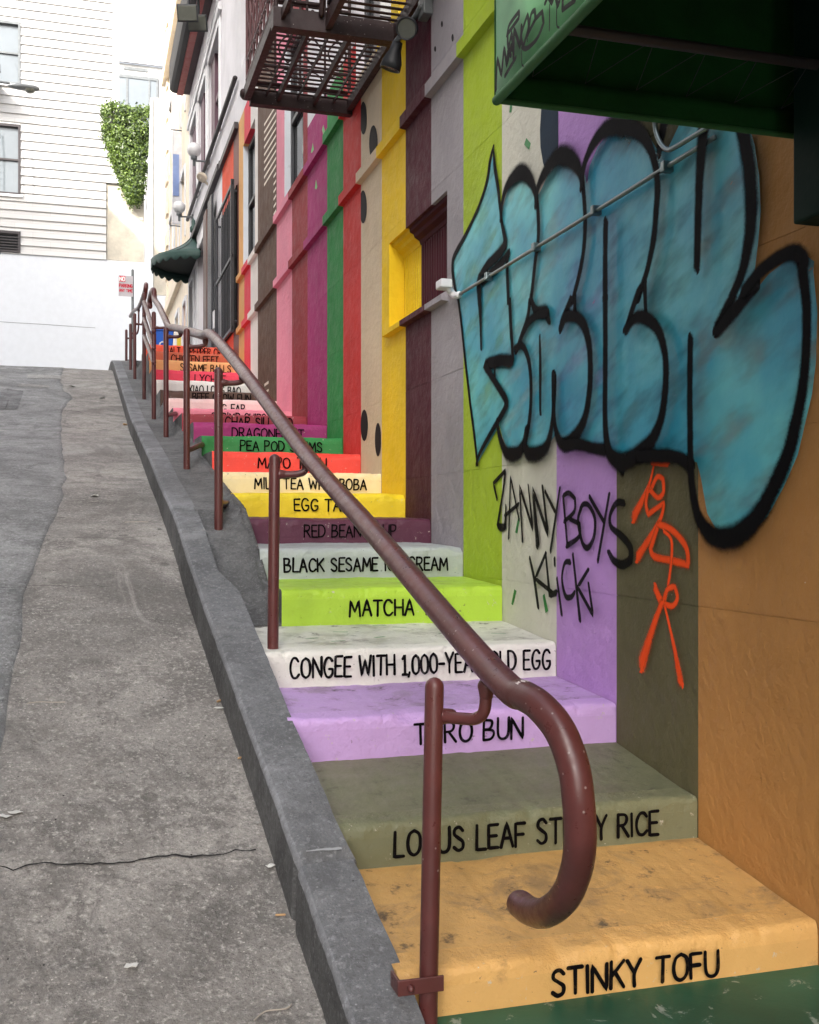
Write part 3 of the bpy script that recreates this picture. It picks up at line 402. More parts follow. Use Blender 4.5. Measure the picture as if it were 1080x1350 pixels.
for pts, wd in [(p, q*.42) for p, q in CR_M]:
    Q = catmull([(p[0], p[1], wd/2) for p in pts]); D = []
    for a, b in zip(Q, Q[1:]):
        n = max(1, int(math.hypot(b[0]-a[0], b[1]-a[1])/.015))
        for i in range(n): D.append((a[0]+(b[0]-a[0])*i/n, a[1]+(b[1]-a[1])*i/n))
    pv = None; k += 1
    for i, (x, y) in enumerate(D):
        x += .010*noise.noise((x*5, y*5, k))+.010*noise.noise((x*30, y*30, k))+.005*noise.noise((x*80, y*80, k)); y += .012*noise.noise((x*6, y*6, k+9))+.014*noise.noise((x*25, y*25, k+4))
        h = wd*.5*(.5+1.1*abs(noise.noise((x*9, y*9, k+20)))+.5*rnd.random())
        a, b = D[max(0, i-1)], D[min(len(D)-1, i+1)]; d = math.hypot(b[0]-a[0], b[1]-a[1]) or 1; nx, ny = -(b[1]-a[1])/d, (b[0]-a[0])/d
        lo = .0165+.004 if k != 0 else 0
        dz = .013 if x < edge_x(y)+.02 else .005
        cur = over([(x+nx*h, y+ny*h), (x-nx*h, y-ny*h)], dz)
        if pv: mb.face([pv[0], pv[1], cur[1], cur[0]])
        pv = cur
mb.build('street_cracks', M['crack'], kind='structure')
for i, pg in enumerate(PATCH_M):
    Q = []
    for a, b in zip(pg, pg[1:]+pg[:1]):
        for q in range(14): Q.append((a[0]+(b[0]-a[0])*q/14+.02*noise.noise((q*.7, i, a[0]*3)), a[1]+(b[1]-a[1])*q/14+.03*noise.noise((q*.6, i+5, a[1]))))
    cx_, cy_ = sum(p[0] for p in Q)/len(Q), sum(p[1] for p in Q)/len(Q); mb = MB(); rows = []
    for s_ in (1, .8, .6, .4, .2, .02): rows.append([(lambda x, y: over([(x, y)], .0135 if x < edge_x(y)+.05 else .005)[0])(cx_+(x-cx_)*s_, cy_+(y-cy_)*s_) for x, y in Q])
    mb.grid(rows, 0, closed=True); mb.build('road_patch', M['darkpatch' if i == 0 else 'patch'], kind='structure')
# ------------------------------------------------------------------ kerb
mb = MB(); rows = []
Y = -2.5; joints = (1.556, 2.93, 5.3, 8.2)
while Y < 13.9:
    kz = (lerp(KT, Y-.1)+lerp(KT, Y+.1)+lerp(KT, Y))/3; Xo = (lerp(KX, Y-.15)+lerp(KX, Y+.15))/2; z = kz*U+EZ; y = Y*U; xo = Xo*U
    j = min(abs(Y-q) for q in joints); g = .02 if j < .009 else 0
    def nz(a): return .0015*noise.noise((a*9, y*3, 2))+.002*noise.noise((a*30, y*22, 5))+.0025*max(0, noise.noise((a*13, y*11, 9))-.3)
    xi = lerp(KI, Y)*U
    prof = [(xo-.014, z-.42), (xo-.004, z-.05), (xo-.002, z-.022), (xo+.001, z-.012), (xo+.008, z-.004), (xo+.018, z), (xo+.06, z+.001), (xi-.03, z+.002), (xi, z+.003), (xi+.01, z-.3)]
    rows.append([(px+g*.6+nz(i), y, pz-g+nz(i+40)) for i, (px, pz) in enumerate(prof)])
    Y += .009 if (j < .05) else .018 if (Y < 3.2 or j < .05) else .05
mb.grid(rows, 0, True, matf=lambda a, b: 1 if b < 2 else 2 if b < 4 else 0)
for i_ in range(len(mb.f)):
    mb.sm[i_] = (i_ % 9) in (2, 3, 4)
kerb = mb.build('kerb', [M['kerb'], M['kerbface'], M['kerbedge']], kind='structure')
mb = MB()
for q, wd in ((1.556, .012),):
    z = (lerp(KT, q-.09)+lerp(KT, q+.11)+lerp(KT, q+.01))/3*U+EZ-.002; xo = lerp(KX, q)*U; y = (q+.01)*U
    pv = None
    for i in range(9):
        x = xo+.025+i*.011; h = wd*(.2+.8*rnd.random()); ym = y+.012*noise.noise((x*20, 1, 1)); cur = [(x, ym-h/2, z+.002), (x, ym+h/2, z+.0055)]
        if pv: mb.face([pv[0], cur[0], cur[1], pv[1]])
        pv = cur
mb.build('kerb_joint_mortar', M['kerbjoint'], kind='structure')
# ------------------------------------------------------------------ lower landing and upper landing
mb = MB(); mb.grid([[(x, y, EZ-.628*U+.002*noise.noise((x*5, y*5, 0))) for x in (.66, .8, 1., 1.2, 1.4, U-.004)] for y in (-5, -1, 0, .5, 1, 1.3, 1.6, 1.9, 2.16)], 0)
mb.build('green_landing', M['gfloor'], kind='structure')
LZ = [(7.6, 1.245), (8.6, 1.27), (9.2, 1.33), (10.04, 1.47), (11, 1.60), (14.2, 1.70)]
mb = MB(); mb.grid([[(x, Y*U, smz(LZ, Y, .1)*U+EZ) for x in (.438*U, .6*U, .8*U, U-.004)] for Y in (8.0, 8.4, 8.8, 9.4, 10, 10.8, 11.6, 12.4, 13.2, 14.1)], 0)
mb.grid([[(.438*U, Y*U, smz(LZ, Y, .1)*U+EZ-d) for d in (0, 1.2)] for Y in (8.0, 8.8, 9.4, 10.8, 11.6, 13.2, 14.1)], 0)
mb.build('upper_pavement', M['rough'], kind='structure')
# ------------------------------------------------------------------ lettering: a brush alphabet of strokes
GL = {
'A': (.62, ["0,0 .31,1 .62,0", ".12,.36 .5,.36"]), 'B': (.55, ["0,0 0,1", "0,1 .38,.97 .44,.78 .3,.55 0,.52", "0,.52 .45,.47 .53,.25 .36,.03 0,0"]), 'C': (.6, [".58,.82 .42,.98 .2,.96 .04,.7 .02,.36 .16,.06 .4,.01 .6,.17"]),
'D': (.6, ["0,0 0,1", "0,1 .34,.96 .56,.7 .57,.34 .36,.05 0,0"]), 'E': (.48, [".48,1 0,1 0,0 .48,0", "0,.52 .4,.52"]), 'F': (.48, ["0,0 0,1 .48,1", "0,.52 .4,.52"]),
'G': (.64, [".58,.84 .42,.99 .2,.96 .04,.7 .03,.34 .2,.03 .44,.02 .6,.2 .61,.42 .36,.42"]), 'H': (.58, ["0,0 0,1", ".58,0 .58,1", "0,.5 .58,.5"]), 'I': (.1, [".05,0 .05,1"]), 'J': (.45, [".42,1 .42,.24 .28,.02 .1,.05 0,.22"]),
'K': (.56, ["0,0 0,1", ".54,1 .02,.45", ".16,.6 .56,0"]), 'L': (.46, ["0,1 0,0 .46,0"]), 'M': (.74, ["0,0 .08,1 .37,.28 .66,1 .74,0"]), 'N': (.62, ["0,0 0,1 .62,0 .62,1"]), 'O': (.66, [".33,1 .1,.86 .01,.5 .1,.14 .33,0 .56,.14 .65,.5 .56,.86 .33,1"]),
'P': (.52, ["0,0 0,1", "0,1 .4,.97 .5,.75 .36,.5 0,.46"]), 'R': (.56, ["0,0 0,1", "0,1 .38,.97 .48,.76 .34,.54 0,.5", ".2,.5 .56,0"]), 'S': (.52, [".48,.84 .3,1 .08,.92 .05,.7 .26,.53 .47,.36 .46,.1 .24,0 .02,.14"]), 'T': (.58, ["0,1 .58,1", ".29,1 .29,0"]),
'U': (.6, ["0,1 .01,.3 .14,.03 .42,.03 .57,.3 .58,1"]), 'V': (.58, ["0,1 .29,0 .58,1"]), 'W': (.84, ["0,1 .18,0 .42,.8 .66,0 .84,1"]), 'X': (.58, ["0,0 .58,1", "0,1 .58,0"]), 'Y': (.58, ["0,1 .29,.5", ".58,1 .29,.5 .27,0"]), 'Z': (.54, ["0,1 .54,1 0,0 .54,0"]),
'1': (.26, ["0,.8 .16,1 .16,0", "0,0 .3,0"]), '0': (.52, [".26,1 .06,.84 0,.5 .06,.14 .26,0 .46,.14 .52,.5 .46,.84 .26,1"]), ',': (.1, [".06,.06 .0,-.16"]), '-': (.34, ["0,.48 .34,.48"]), '&': (.6, [".58,.0 .1,.72 .2,1 .36,.86 .02,.3 .14,.02 .36,.06 .56,.42"]), ' ': (.3, [])}
def write(mb, text, x0, x1, h, zb, frame, thick, gap=.17, jit=.02, off=0., flush=None):
    tot = sum(GL[c][0]+gap for c in text)-gap; kx = (x1-x0)/tot; x = x0; rr = random.Random(text)
    for c in text:
        if c == ' ' and flush and mb.f: mb = flush(mb)
        wd, ss = GL[c]; jx = (rr.random()-.5)*jit*2; jz = (rr.random()-.5)*jit*2.5; sl = (rr.random()-.5)*.07; sy = 1+(rr.random()-.5)*.08
        for s in ss:
            pts = []
            for p in s.split():
                a, b = map(float, p.split(',')); b *= sy
                pts.append((x+(a+sl*b+jx)*kx, zb+(b+jz)*h, thick*(.92+.3*rr.random())))
            off = mb.ribbon(pts, frame, off)+.00012
        x += (wd+gap)*kx
    if flush: flush(mb)
# ------------------------------------------------------------------ staircase
# colour, front Y, left X, bottom z, front top z, text, text x range, cap height, text top below nosing
STEPS = [
 ('tofu', 1.3076, .376, -.637, -.566, 'STINKY TOFU'), ('lotus', 1.624, .363, -.531, -.465, 'LOTUS LEAF STICKY RICE'), ('taro', 1.92, .348, -.426, -.352, 'TARO BUN'), ('congee', 2.203, .341, -.335, -.2636, 'CONGEE WITH 1,000-YEAR OLD EGG'),
 ('matcha', 2.525, .442, -.24, -.156, 'MATCHA TEA'), ('sesame', 2.82, .436, -.144, -.066, 'BLACK SESAME ICE CREAM'), ('redbean', 3.11, .436, -.055, .0138, 'RED BEAN SOUP'), ('egg', 3.383, .434, .022, .0965, 'EGG TART'),
 ('milk', 3.68, .44, .105, .175, 'MILK TEA WITH BOBA'), ('mapo', 3.98, .441, .185, .264, 'MAPO TOFU'), ('pea', 4.28, .434, .272, .345, 'PEA POD STEMS'), ('dragon', 4.58, .431, .352, .4255, 'DRAGONFRUIT'), ('charsiu', 5.02, .42, .43, .503, 'CHAR SIU BAO'),
 ('shrimp', 5.40, .41, .51, .568, 'SHRIMP CHIPS'), ('pig', 5.86, .41, .575, .668, 'PIG EAR'), ('beef', 6.2, .40, .675, .75, 'BEEF CHOW FUN'), ('xlb', 6.53, .40, .757, .851, 'XIAO LONG BAO'), ('lychee', 6.83, .39, .858, .95, 'LYCHEE'), ('sesball', 7.12, .39, .957, 1.053, 'SESAME BALLS'),
 ('chicken', 7.4, .40, 1.06, 1.149, 'CHICKEN FEET'), ('crab', 7.68, .40, 1.155, 1.241, 'SALT & PEPPER CRAB')]
TX = [(727,944,.036,1278+16),(520,863,.0405,0),(547,688,.041,0),(383,721,.0435,0),(461,592,.040,0),(375,588,.037,0),(401,521,.037,0),(388,470,.0395,0),(336,482,.039,0),(340,430,.041,0),(317,424,.041,0),(306,400,.043,0),(297,385,.046,0),(279,350,.045,0),(284,323,.046,0),(254,330,.046,0),(249,317,.05,0),(257,297,.05,0),(238,304,.05,0),(226,288,.05,0),(219,301,.052,0)]
TZ = [-.620,-.519,-.409,-.319,-.222,-.127,-.040,.040,.118,.205,.288,.362,.448,.505,.597,.692,.773,.878,.985,1.083,1.178]
YAW = math.atan(427/1426.)
TXM = []
for (a, b, h, _), s in zip(TX, STEPS):
    TXM.append(tuple(s[1]*math.tan(math.atan((p-540)/1426.)+YAW) for p in (a, b)))   # angle of the word's ends as surveyed, laid off on the riser
stair = thing('staircase', W(.7, 1.3, -.637), 'concrete pavement staircase, each step painted another bright colour with a dish name', 'staircase')
names = dict(tofu='ochre step at the foot lettered STINKY TOFU', lotus='olive step lettered LOTUS LEAF STICKY RICE', taro='lilac step lettered TARO BUN', congee='white step with green flecks lettered CONGEE', matcha='lime green step lettered MATCHA', sesame='pale grey step lettered BLACK SESAME ICE CREAM',
 redbean='dark maroon step lettered RED BEAN SOUP', egg='yellow step lettered EGG TART', milk='cream step lettered MILK TEA WITH BOBA', mapo='bright red step lettered MAPO TOFU', pea='green step lettered PEA POD STEMS', dragon='magenta step lettered DRAGONFRUIT', charsiu='brick red step above the magenta step', shrimp='pink step above the brick red step',
 pig='pale pink step lettered PIG EAR', beef='brown step lettered BEEF CHOW FUN', xlb='white step lettered XIAO LONG BAO', lychee='rose red step lettered LYCHEE', sesball='tan step lettered SESAME BALLS', chicken='rust step lettered CHICKEN FEET', crab='orange red topmost step lettered SALT AND PEPPER CRAB')
for i, (key, Y, XL, zb, zt, text) in enumerate(STEPS):
    last = i == len(STEPS)-1
    Y2 = 8.3 if last else STEPS[i+1][1]; zback = zt+.02 if last else STEPS[i+1][3]
    xl, xr = XL*U, U-.003; yf = Y*U; yb = Y2*U+.03; z0 = zb*U+EZ-(.12 if i else .05); z1 = zt*U+EZ; z2 = (zback-.002)*U+EZ
    nx = 130 if i < 5 else 60 if i < 9 else 26
    prof = [(0, z0, 0), (0, (zb*U+EZ), 0), (0, zb*U+EZ+(z1-zb*U-EZ)*.35, 0), (.0, z1-.04, 0), (.001, z1-.02, .5), (.004, z1-.008, 1), (.011, z1-.0015, 1), (.028, z1, .8), (.09, z1+.003, .5)]
    D = yb-yf
    for q in (.2, .33, .47, .6, .73, .86, 1.): prof.append((.09+(D-.09)*q, z1+.003+(z2-z1-.003)*q, .5))
    mb = MB(); rows = []
    for (dy, z, amp) in prof:
        r = []
        for k in range(nx+1):
            x = xl+(xr-xl)*k/nx
            a = .0045*amp; n1 = noise.noise((x*14, (yf+dy)*14, z*14+i*7)); n2 = noise.noise((x*45, (yf+dy)*45, z*45+i*3)); n3 = noise.noise((x*3, i*5., 2))
            chip = (max(0, noise.noise((x*7+i*13, 4, z*3))-.22)*.035+max(0, noise.noise((x*24+i*13, 9, z*5))-.3)*.02)*(1 if amp >= 1 else .3 if amp else 0)
            r.append((x, yf+dy+a*n1+a*.5*n2+chip+.002*n3, z+a*n1*.9+a*.5*n2-chip+.004*n3*(1 if amp else 0)))
        rows.append(r)
    mb.grid(rows, 0, True, matf=lambda a, b: 0 if a < 3 else 3 if a < 8 else 1)
    side = [r[0] for r in rows]
    mb.face(side+[(xl, yb, z0)], 0 if i < 4 else 2)
    st = mb.build('step', [RIS[key], TRD[key], M['rough'], NOS[key]], stair, label=names[key])
    a, b = TXM[i]; h = TX[i][2]*U*.93
    def flush(m_):
        m_.build('lettering', M['black'] if key != 'redbean' else M['bline'], st); return MB()
    write(MB(), text, a*U, b*U, h, TZ[i]*U+EZ, lambda p, q, o, yf=yf: (p, yf-.0042-o, q), (.0045 if i < 12 else .005), flush=flush)
    if key == 'congee':
        for (x, y, an) in ((.47, 2.31, .5), (.55, 2.38, -.4), (.52, 2.27, .2), (.62, 2.30, .6), (.70, 2.42, -.5), (.78, 2.33, .3), (.86, 2.44, .5), (.90, 2.30, -.6), (.66, 2.45, .1)):
            c = W(x, y, zt+(zback-zt)*(y-Y)/(Y2-Y)); dx, dy = math.cos(an)*.028, math.sin(an)*.028; ex, ey = -math.sin(an)*.007, math.cos(an)*.007
            mb = MB(); mb.face([(c.x-dx-ex, c.y-dy-ey, c.z+.010), (c.x+dx-ex, c.y+dy-ey, c.z+.010), (c.x+dx+ex, c.y+dy+ey, c.z+.010), (c.x-dx+ex, c.y-dy+ey, c.z+.010)])
            mb.build('painted_fleck', M['greenfleck'], st)
# rough concrete flank between kerb and steps
mb = MB(); rows = []
TL = [(s[1], s[3]) for s in STEPS]
Y = 2.53
while Y < 14.0:
    y = Y*U; kz = lerp(KT, Y)*U+EZ
    base = (lerp(TL, Y) if Y < 7.68 else lerp([(7.68, 1.17), (8.3, 1.2), (9.2, 1.28), (14, 1.3)], Y))*U+EZ
    kz = min(kz, lerp([(2.5,-.25),(2.53,-.243),(2.7,-.165),(2.9,-.06),(3.11,.03),(14,9)], Y)*U+EZ)
    top = max(kz+.012, min(base, 99)-.012+.022*noise.noise((y*6, 1, 1))+.016*noise.noise((y*17, 3, 1)))
    kk = next((s for s in reversed(STEPS) if s[1] <= Y), None)
    xe = .44*U if Y < 5 else .425*U if Y < 6 else .412*U
    xe = min(xe, .445*U); f = min(1, (top-kz)/.3)
    def nn(a, s=1): return s*(.012*noise.noise((a*3.1, y*5, 8))+.008*noise.noise((a*9, y*19, 3)))
    rows.append([(.29*U, y, kz-.04), (.298*U, y, kz+.001+nn(1, .2)), (.37*U, y, kz+.004+nn(9, .3)), (xe-.03*U+.01*f+nn(2, .5), y, kz+.012+nn(3, .5)), (xe-.02*U+nn(4), y, kz+.02+(top-kz)*.35), (xe-.014*U+nn(5), y, kz+(top-kz)*.75), (xe-.006*U+nn(6), y, top+nn(7, .6)), (xe+.002*U, y, top+nn(8, .5)), (xe+.006*U, y, top-.3)])
    Y += .022 if Y < 6 else .05
mb.grid(rows, 0, True); mb.face(rows[0], 0); fl = mb.build('stair_flank', M['rough'], stair, label='rough broken dark concrete flank between the kerb and the steps')
# ------------------------------------------------------------------ handrails
def bracket(post, rail, parent):
    post, rail = Vector(post), Vector(rail); d = rail-post
    p = [post, post+Vector((d.x*.5, d.y*.5, 0)), post+Vector((d.x*.8, d.y*.8, .004)), post+Vector((d.x*.97, d.y*.97, d.z*.3)), rail]
    mb = MB(); mb.tube(smooth3(p), .0125, 10); mb.tube([post+Vector((.004, 0, 0)), post+Vector((.022, 0, 0))], [.017, .0145], 10); mb.tube([rail-Vector((0, 0, .028)), rail-Vector((0, 0, .012))], [.0145, .018], 10); return mb.build('bracket', M['brown'], parent)
def post(x, y, zb, zt, parent, lean=(0, 0), r=.0195):
    mb = MB(); mb.tube([W(x+lean[0], y+lean[1], zb), W(x+lean[0]*.5, y+lean[1]*.5, (zb+zt)/2), W(x, y, zt-.012)], r, 14); return mb.build('post', M['brown'], parent)
hr = thing('handrail', W(.4, 1.27, -.7), 'reddish brown pipe handrail up the painted stairs, curled over at its lower end', 'handrail')
mb = MB()
pth = [W(*[c*.874 for c in p]) for p in ((.475, 7.97, 1.61), (.475, 7.5, 1.47), (.475, 6.95, 1.29), (.475, 6.6, 1.175), (.475, 6.2, 1.10), (.475, 5.5, .965), (.475, 4.95, .858), (.475, 4.6, .79))]+[W(.415, 3.75, .645), W(.416, 3.02, .429), W(.445, 2.21, .134), W(.455, 1.75, -.008), W(.464, 1.296, -.1514)]
pth = [Vector(p) for p in TOPH_M]+pth+[Vector(p) for p in HOOK_M]
mb.tube(smooth3(pth, 7), .0285, 18); rail_ = mb.build('rail', M['brown'], hr)
a_, b_ = Vector(HOOK_M[0]).lerp(Vector(HOOK_M[1]), .75), Vector(HOOK_M[1]).lerp(Vector(HOOK_M[2]), .25); T_ = (b_-a_).normalized(); N_ = (Vector((0, 0, 1))-T_*T_.z).normalized(); B_ = T_.cross(N_); mb = MB(); rows = []
for k in range(26):
    th = -2.4+3.0*k/25; wd_ = .007*(.35+abs(noise.noise((k*.5, 3, 1)))*1.6); c_ = (a_+b_)/2+T_*.006*noise.noise((k*.4, 8, 1))
    rows.append([c_+T_*wd_*s_+(N_*math.cos(th)+B_*math.sin(th))*.0289 for s_ in (-1, 0, 1)])
mb.grid(rows, 0); mb.build('paint_scuff', M['scuff'], rail_)
P1 = [(.413, 1.272, -.80, -.19, (-.012, 0)), (.38, 2.256, -.30, .146, (-.004, 0)), (.35, 3.0, -.06, .43, (0, 0)), (.35, 3.98, .1, .707, (0, 0)), (.35, 5.03, .3, .892, (0, 0)), (.35, 5.95, .45, 1.137, (0, 0)), (.35, 6.96, .63, 1.445, (0, 0))]
RZ = {0: (.4635, 1.225, -.182, -.239), 1: (.445, 2.25, .143, .103), 2: (.416, 3.0, .42, .387), 3: (.415, 3.96, .675, .64), 4: (.415, 5.03, .885, .85), 5: (.415, 5.95, 1.07, 1.05)}
for i, (x, y, zb, zt, ln) in enumerate(P1):
    post(x, y, zb, zt, hr, ln)
    if i in RZ:
        rx, ry, rz, bz = RZ[i]
        bracket(W(x+.008, y, bz), W(rx, ry, rz-.008), hr)
mb = MB()
a = W(.407, 1.272, -.563); mb.box(a.x-.075, a.x+.022, a.y-.027, a.y-.021, a.z-.016, a.z+.016); mb.box(a.x-.075, a.x-.069, a.y-.0205, a.y+.03, a.z-.016, a.z+.016); mb.tube([a+Vector((-.05, -.034, 0)), a+Vector((-.05, -.022, 0))], .008, 6); mb.build('clamp', M['brown'], hr, bevel=.003)
for (y, z, ex, ey, ez) in ((3.0, .055, .438, 3.40, .06), (3.98, .262, .438, 4.29, .31), (5.03, .49, .424, 5.41, .54)):
    mb = MB(); a = W(.35, y, z); mb.tube([a+Vector((0, 0, 0)), W(ex, ey, ez)], .017, 10); mb.build('stay', M['brown'], hr)
for g in GUARD_M:
    mb = MB(); mb.tube([Vector(g[0]), Vector(g[1])], .021, 12); mb.build('guard_bar', M['brown'], hr)
h2 = thing('handrail', W(.35, 8.3, 1.0), 'second brown pipe handrail higher up the slope near the white wall', 'handrail')
mb = MB(); mb.tube(smooth3([W(*[c*.874 for c in p]) for p in ((.46, 9.05, 1.84), (.465, 8.95, 1.90), (.472, 9.1, 1.955), (.475, 9.4, 1.95), (.475, 10.4, 2.02), (.475, 11.5, 2.19), (.475, 12.4, 2.30))]), .026, 14); mb.build('rail', M['brown'], h2)
for (y, zb, zt) in ((8.3, .9, 1.565), (9.1, 1.1, 1.63), (10.05, 1.3, 1.745)):
    post(.35, y, zb, zt, h2); bracket(W(.355, y, zt-.08), W(.415, y, zt+.12), h2)
# ------------------------------------------------------------------ the striped building
bl = thing('striped_building', W(1.6, 4, -.637), 'building with a street wall painted in wide vertical stripes matching the steps', 'building')
SEG = [('tofu', -3, 1.624), ('lotus', 1.624, 1.92), ('taro', 1.92, 2.203), ('congee', 2.203, 2.531), ('matcha', 2.531, 2.82), ('sesame', 2.82, 3.11), ('redbean', 3.11, 3.383), ('egg', 3.383, 3.68), ('milk', 3.68, 3.98), ('mapo', 3.98, 4.275), ('pea', 4.275, 4.58), ('dragon', 4.58, 5.01), ('charsiu', 5.01, 5.41), ('shrimp', 5.41, 5.87), ('beef', 5.87, 6.545), ('xlb', 6.545, 6.845), ('lychee', 6.845, 7.13), ('sesball', 7.13, 7.39), ('brickw', 7.39, 7.67), ('crab', 7.67, 8.33)]
keys = [k for k in WALL]; WM = [WALL[k] for k in keys]+[M['whitewall'], M['brick'], M['marble'], M['darkin']]
def mi(k): return keys.index(k) if k in keys else len(keys)+{'white': 0, 'brickw': 1, 'marble': 2, 'dark': 3}[k]
OPEN = [(2.96, 3.584, .668, .962), (5.117, 5.63, 1.69, 2.5), (6.66, 7.18, 1.69, 2.5), (3.56, 4.06, 1.69, 2.5), (5.2, 5.75, 3.06, 3.85), (6.75, 7.3, 3.06, 3.85)]
GR = [-.141, .144, .43, .715, 1.0, 1.36, 1.575, 1.86, 2.145, 2.43]
def wall_panels(mb, segs, z0, z1, grooves, openings, matk=None, X=1.0, gw=.0011, gd=.002):
    for key, ya, yb in segs:
        m = mi(matk or key)
        ycuts = sorted({ya, yb} | {q for o in openings for q in o[:2] if ya < q < yb})
        lv = [z0]+[g for g in grooves if z0 < g < z1]+[z1]
        for y0, y1 in zip(ycuts, ycuts[1:]):
            ym = (y0+y1)/2
            for r in range(len(lv)-1):
                a = lv[r]+(gw/2 if r else 0); b = lv[r+1]-(gw/2 if r < len(lv)-2 else 0)
                zc = sorted({a, b} | {q for o in openings for q in o[2:] if a < q < b})
                for c, d in zip(zc, zc[1:]):
                    zm = (c+d)/2
                    if any(o[0] < ym < o[1] and o[2] < zm < o[3] for o in openings): continue
                    mb.face([W(X, y1, c), W(X, y0, c), W(X, y0, d), W(X, y1, d)], m)
                if r < len(lv)-2:
                    g = lv[r+1]
                    if any(o[0] < ym < o[1] and o[2] < g < o[3] for o in openings): continue
                    g0, g1 = g-gw/2, g+gw/2
                    mb.face([W(X, y1, g0), W(X, y0, g0), W(X+gd, y0, g0), W(X+gd, y1, g0)], m)
                    mb.face([W(X+gd, y1, g0), W(X+gd, y0, g0), W(X+gd, y0, g1), W(X+gd, y1, g1)], m)
                    mb.face([W(X+gd, y1, g1), W(X+gd, y0, g1), W(X, y0, g1), W(X, y1, g1)], m)
mb = MB()
near = [s for s in SEG if s[2] <= 5.02]; far = [s for s in SEG if s[2] > 5.02]
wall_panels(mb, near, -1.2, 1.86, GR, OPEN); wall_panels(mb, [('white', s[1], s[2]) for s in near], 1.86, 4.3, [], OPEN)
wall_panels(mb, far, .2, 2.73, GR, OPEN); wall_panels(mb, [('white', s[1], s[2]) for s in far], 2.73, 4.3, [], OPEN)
def colour_at(y, z):
    if z > (1.86 if y < 5.01 else 2.73): return 'white'
    for k, a, b in SEG:
        if a <= y <= b: return k
    return 'white'
def reveal(mb, o, d, far_mat=None, split=True):
    ya, yb, za, zb = o
    cuts = sorted({ya, yb} | {q for s in SEG for q in s[1:] if ya < q < yb}) if split else [ya, yb]
    for a, b in zip(cuts, cuts[1:]):
        k = mi(colour_at((a+b)/2, za-.01)); k2 = mi(colour_at((a+b)/2, zb+.01))
        mb.face([W(1, b, za), W(1, a, za), W(1+d, a, za), W(1+d, b, za)], k); mb.face([W(1, a, zb), W(1, b, zb), W(1+d, b, zb), W(1+d, a, zb)], k2)
    mb.face([W(1, ya, za), W(1, ya, zb), W(1+d, ya, zb), W(1+d, ya, za)], mi(colour_at(ya+.01, (za+zb)/2)))
    mb.face([W(1, yb, zb), W(1, yb, za), W(1+d, yb, za), W(1+d, yb, zb)], mi(far_mat or colour_at(yb-.01, (za+zb)/2)))
for i, o in enumerate(OPEN): reveal(mb, o, .075 if i == 0 else .06, 'marble' if i in (1, 2) else None)
# body behind the street wall
mb.face([W(1, -3, -1.2), W(1, -3, 4.3), W(5, -3, 4.3), W(5, -3, -1.2)], mi('white')); mb.face([W(5, -3, -1.2), W(5, -3, 4.3), W(5, 8.33, 4.3), W(5, 8.33, -1.2)], mi('white')); mb.face([W(1, 8.33, -1.2), W(5, 8.33, -1.2), W(5, 8.33, 4.3), W(1, 8.33, 4.3)], mi('white'))
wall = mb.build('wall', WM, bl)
def belt(z, y0, y1, name='belt_course', h=.056, d=.021):
    mb = MB()
    for k, a, b in SEG:
        a, b = max(a, y0), min(b, y1)
        if a >= b: continue
        m = mi(k); pr = [(1.0005, z), (1-d, z+.003), (1-d, z+h*.72), (1-d*.45, z+h), (1.0005, z+h+.004)]
        for p, q in zip(pr, pr[1:]): mb.face([W(p[0], b, p[1]), W(p[0], a, p[1]), W(q[0], a, q[1]), W(q[0], b, q[1])], m)
    a, b = y0, y1
    for yy_, kk_ in ((y0, colour_at(y0+.01, z)), (y1, colour_at(y1-.01, z))):
        mb.face([W(p[0], yy_, p[1]) for p in pr], mi(kk_))
    return mb.build(name, WM, bl)
belt(1.283, 2.0, 7.39); belt(1.634, 3.4, 7.39); belt(.64, 2.95, 3.60, 'window_sill', .027, .022)
# barred window in the yellow and maroon stripes
fr = MB(); a = W(1.075, 2.96, .668); b = W(1.075, 3.584, .962)
fr.face([W(1.075, 3.584, .66), W(1.075, 2.96, .66), W(1.075, 2.96, .97), W(1.075, 3.584, .97)], 0)
win = fr.build('window', M['darkin'], bl, label='small barred window half yellow and half maroon')
for key, ya, yb in (('egg', 3.383, 3.584), ('redbean', 2.96, 3.383)):
    mb = MB(); n = int((yb-ya)/.024)
    for k in range(n):
        y = (ya+(k+.5)*(yb-ya)/n)*U; mb.prism([(1.052*U, y-.011), (1.06*U, y-.017), (1.071*U, y-.017), (1.071*U, y+.017), (1.06*U, y+.017), (1.052*U, y+.011)], 'z', .668*U+EZ, .945*U+EZ)
    mb.build('bars', WALL[key] if key == 'egg' else M['darkred'], win, bevel=.002)
    mb = MB(); pr = [(1.072*U, .962*U+EZ-.001), (1.012*U, .962*U+EZ-.001), (1.014*U, .950*U+EZ), (1.026*U, .944*U+EZ), (1.03*U, .934*U+EZ), (1.046*U, .924*U+EZ), (1.05*U, .912*U+EZ), (1.072*U, .908*U+EZ)]
    mb.prism(pr, 'y', (ya+.001)*U, (yb-.001)*U); mb.build('head_moulding', WALL[key] if key == 'egg' else M['darkred'], win)
for i, o in enumerate(OPEN[1:]):
    mb = MB(); mb.box(1.048*U, 1.056*U, (o[0])*U, (o[1])*U, (o[2])*U+EZ, (o[3])*U+EZ); wn_ = mb.build('window', M['glass'], bl)
    mb = MB(); c, d = o[0]*U, o[1]*U; e, f = o[2]*U+EZ, o[3]*U+EZ; x0, x1 = 1.033*U, 1.0475*U
    mb.box(x0, x1, c+.001, c+.05, e, f); mb.box(x0, x1, d-.05, d-.001, e, f); mb.box(x0, x1, c+.05, d-.05, e, e+.05); mb.box(x0, x1, c+.05, d-.05, f-.05, f); mb.box(x0-.004, x1, c+.05, d-.05, (e+f)/2-.02, (e+f)/2+.02)
    mb.build('frame', M['charcoal'], wn_, bevel=.003)
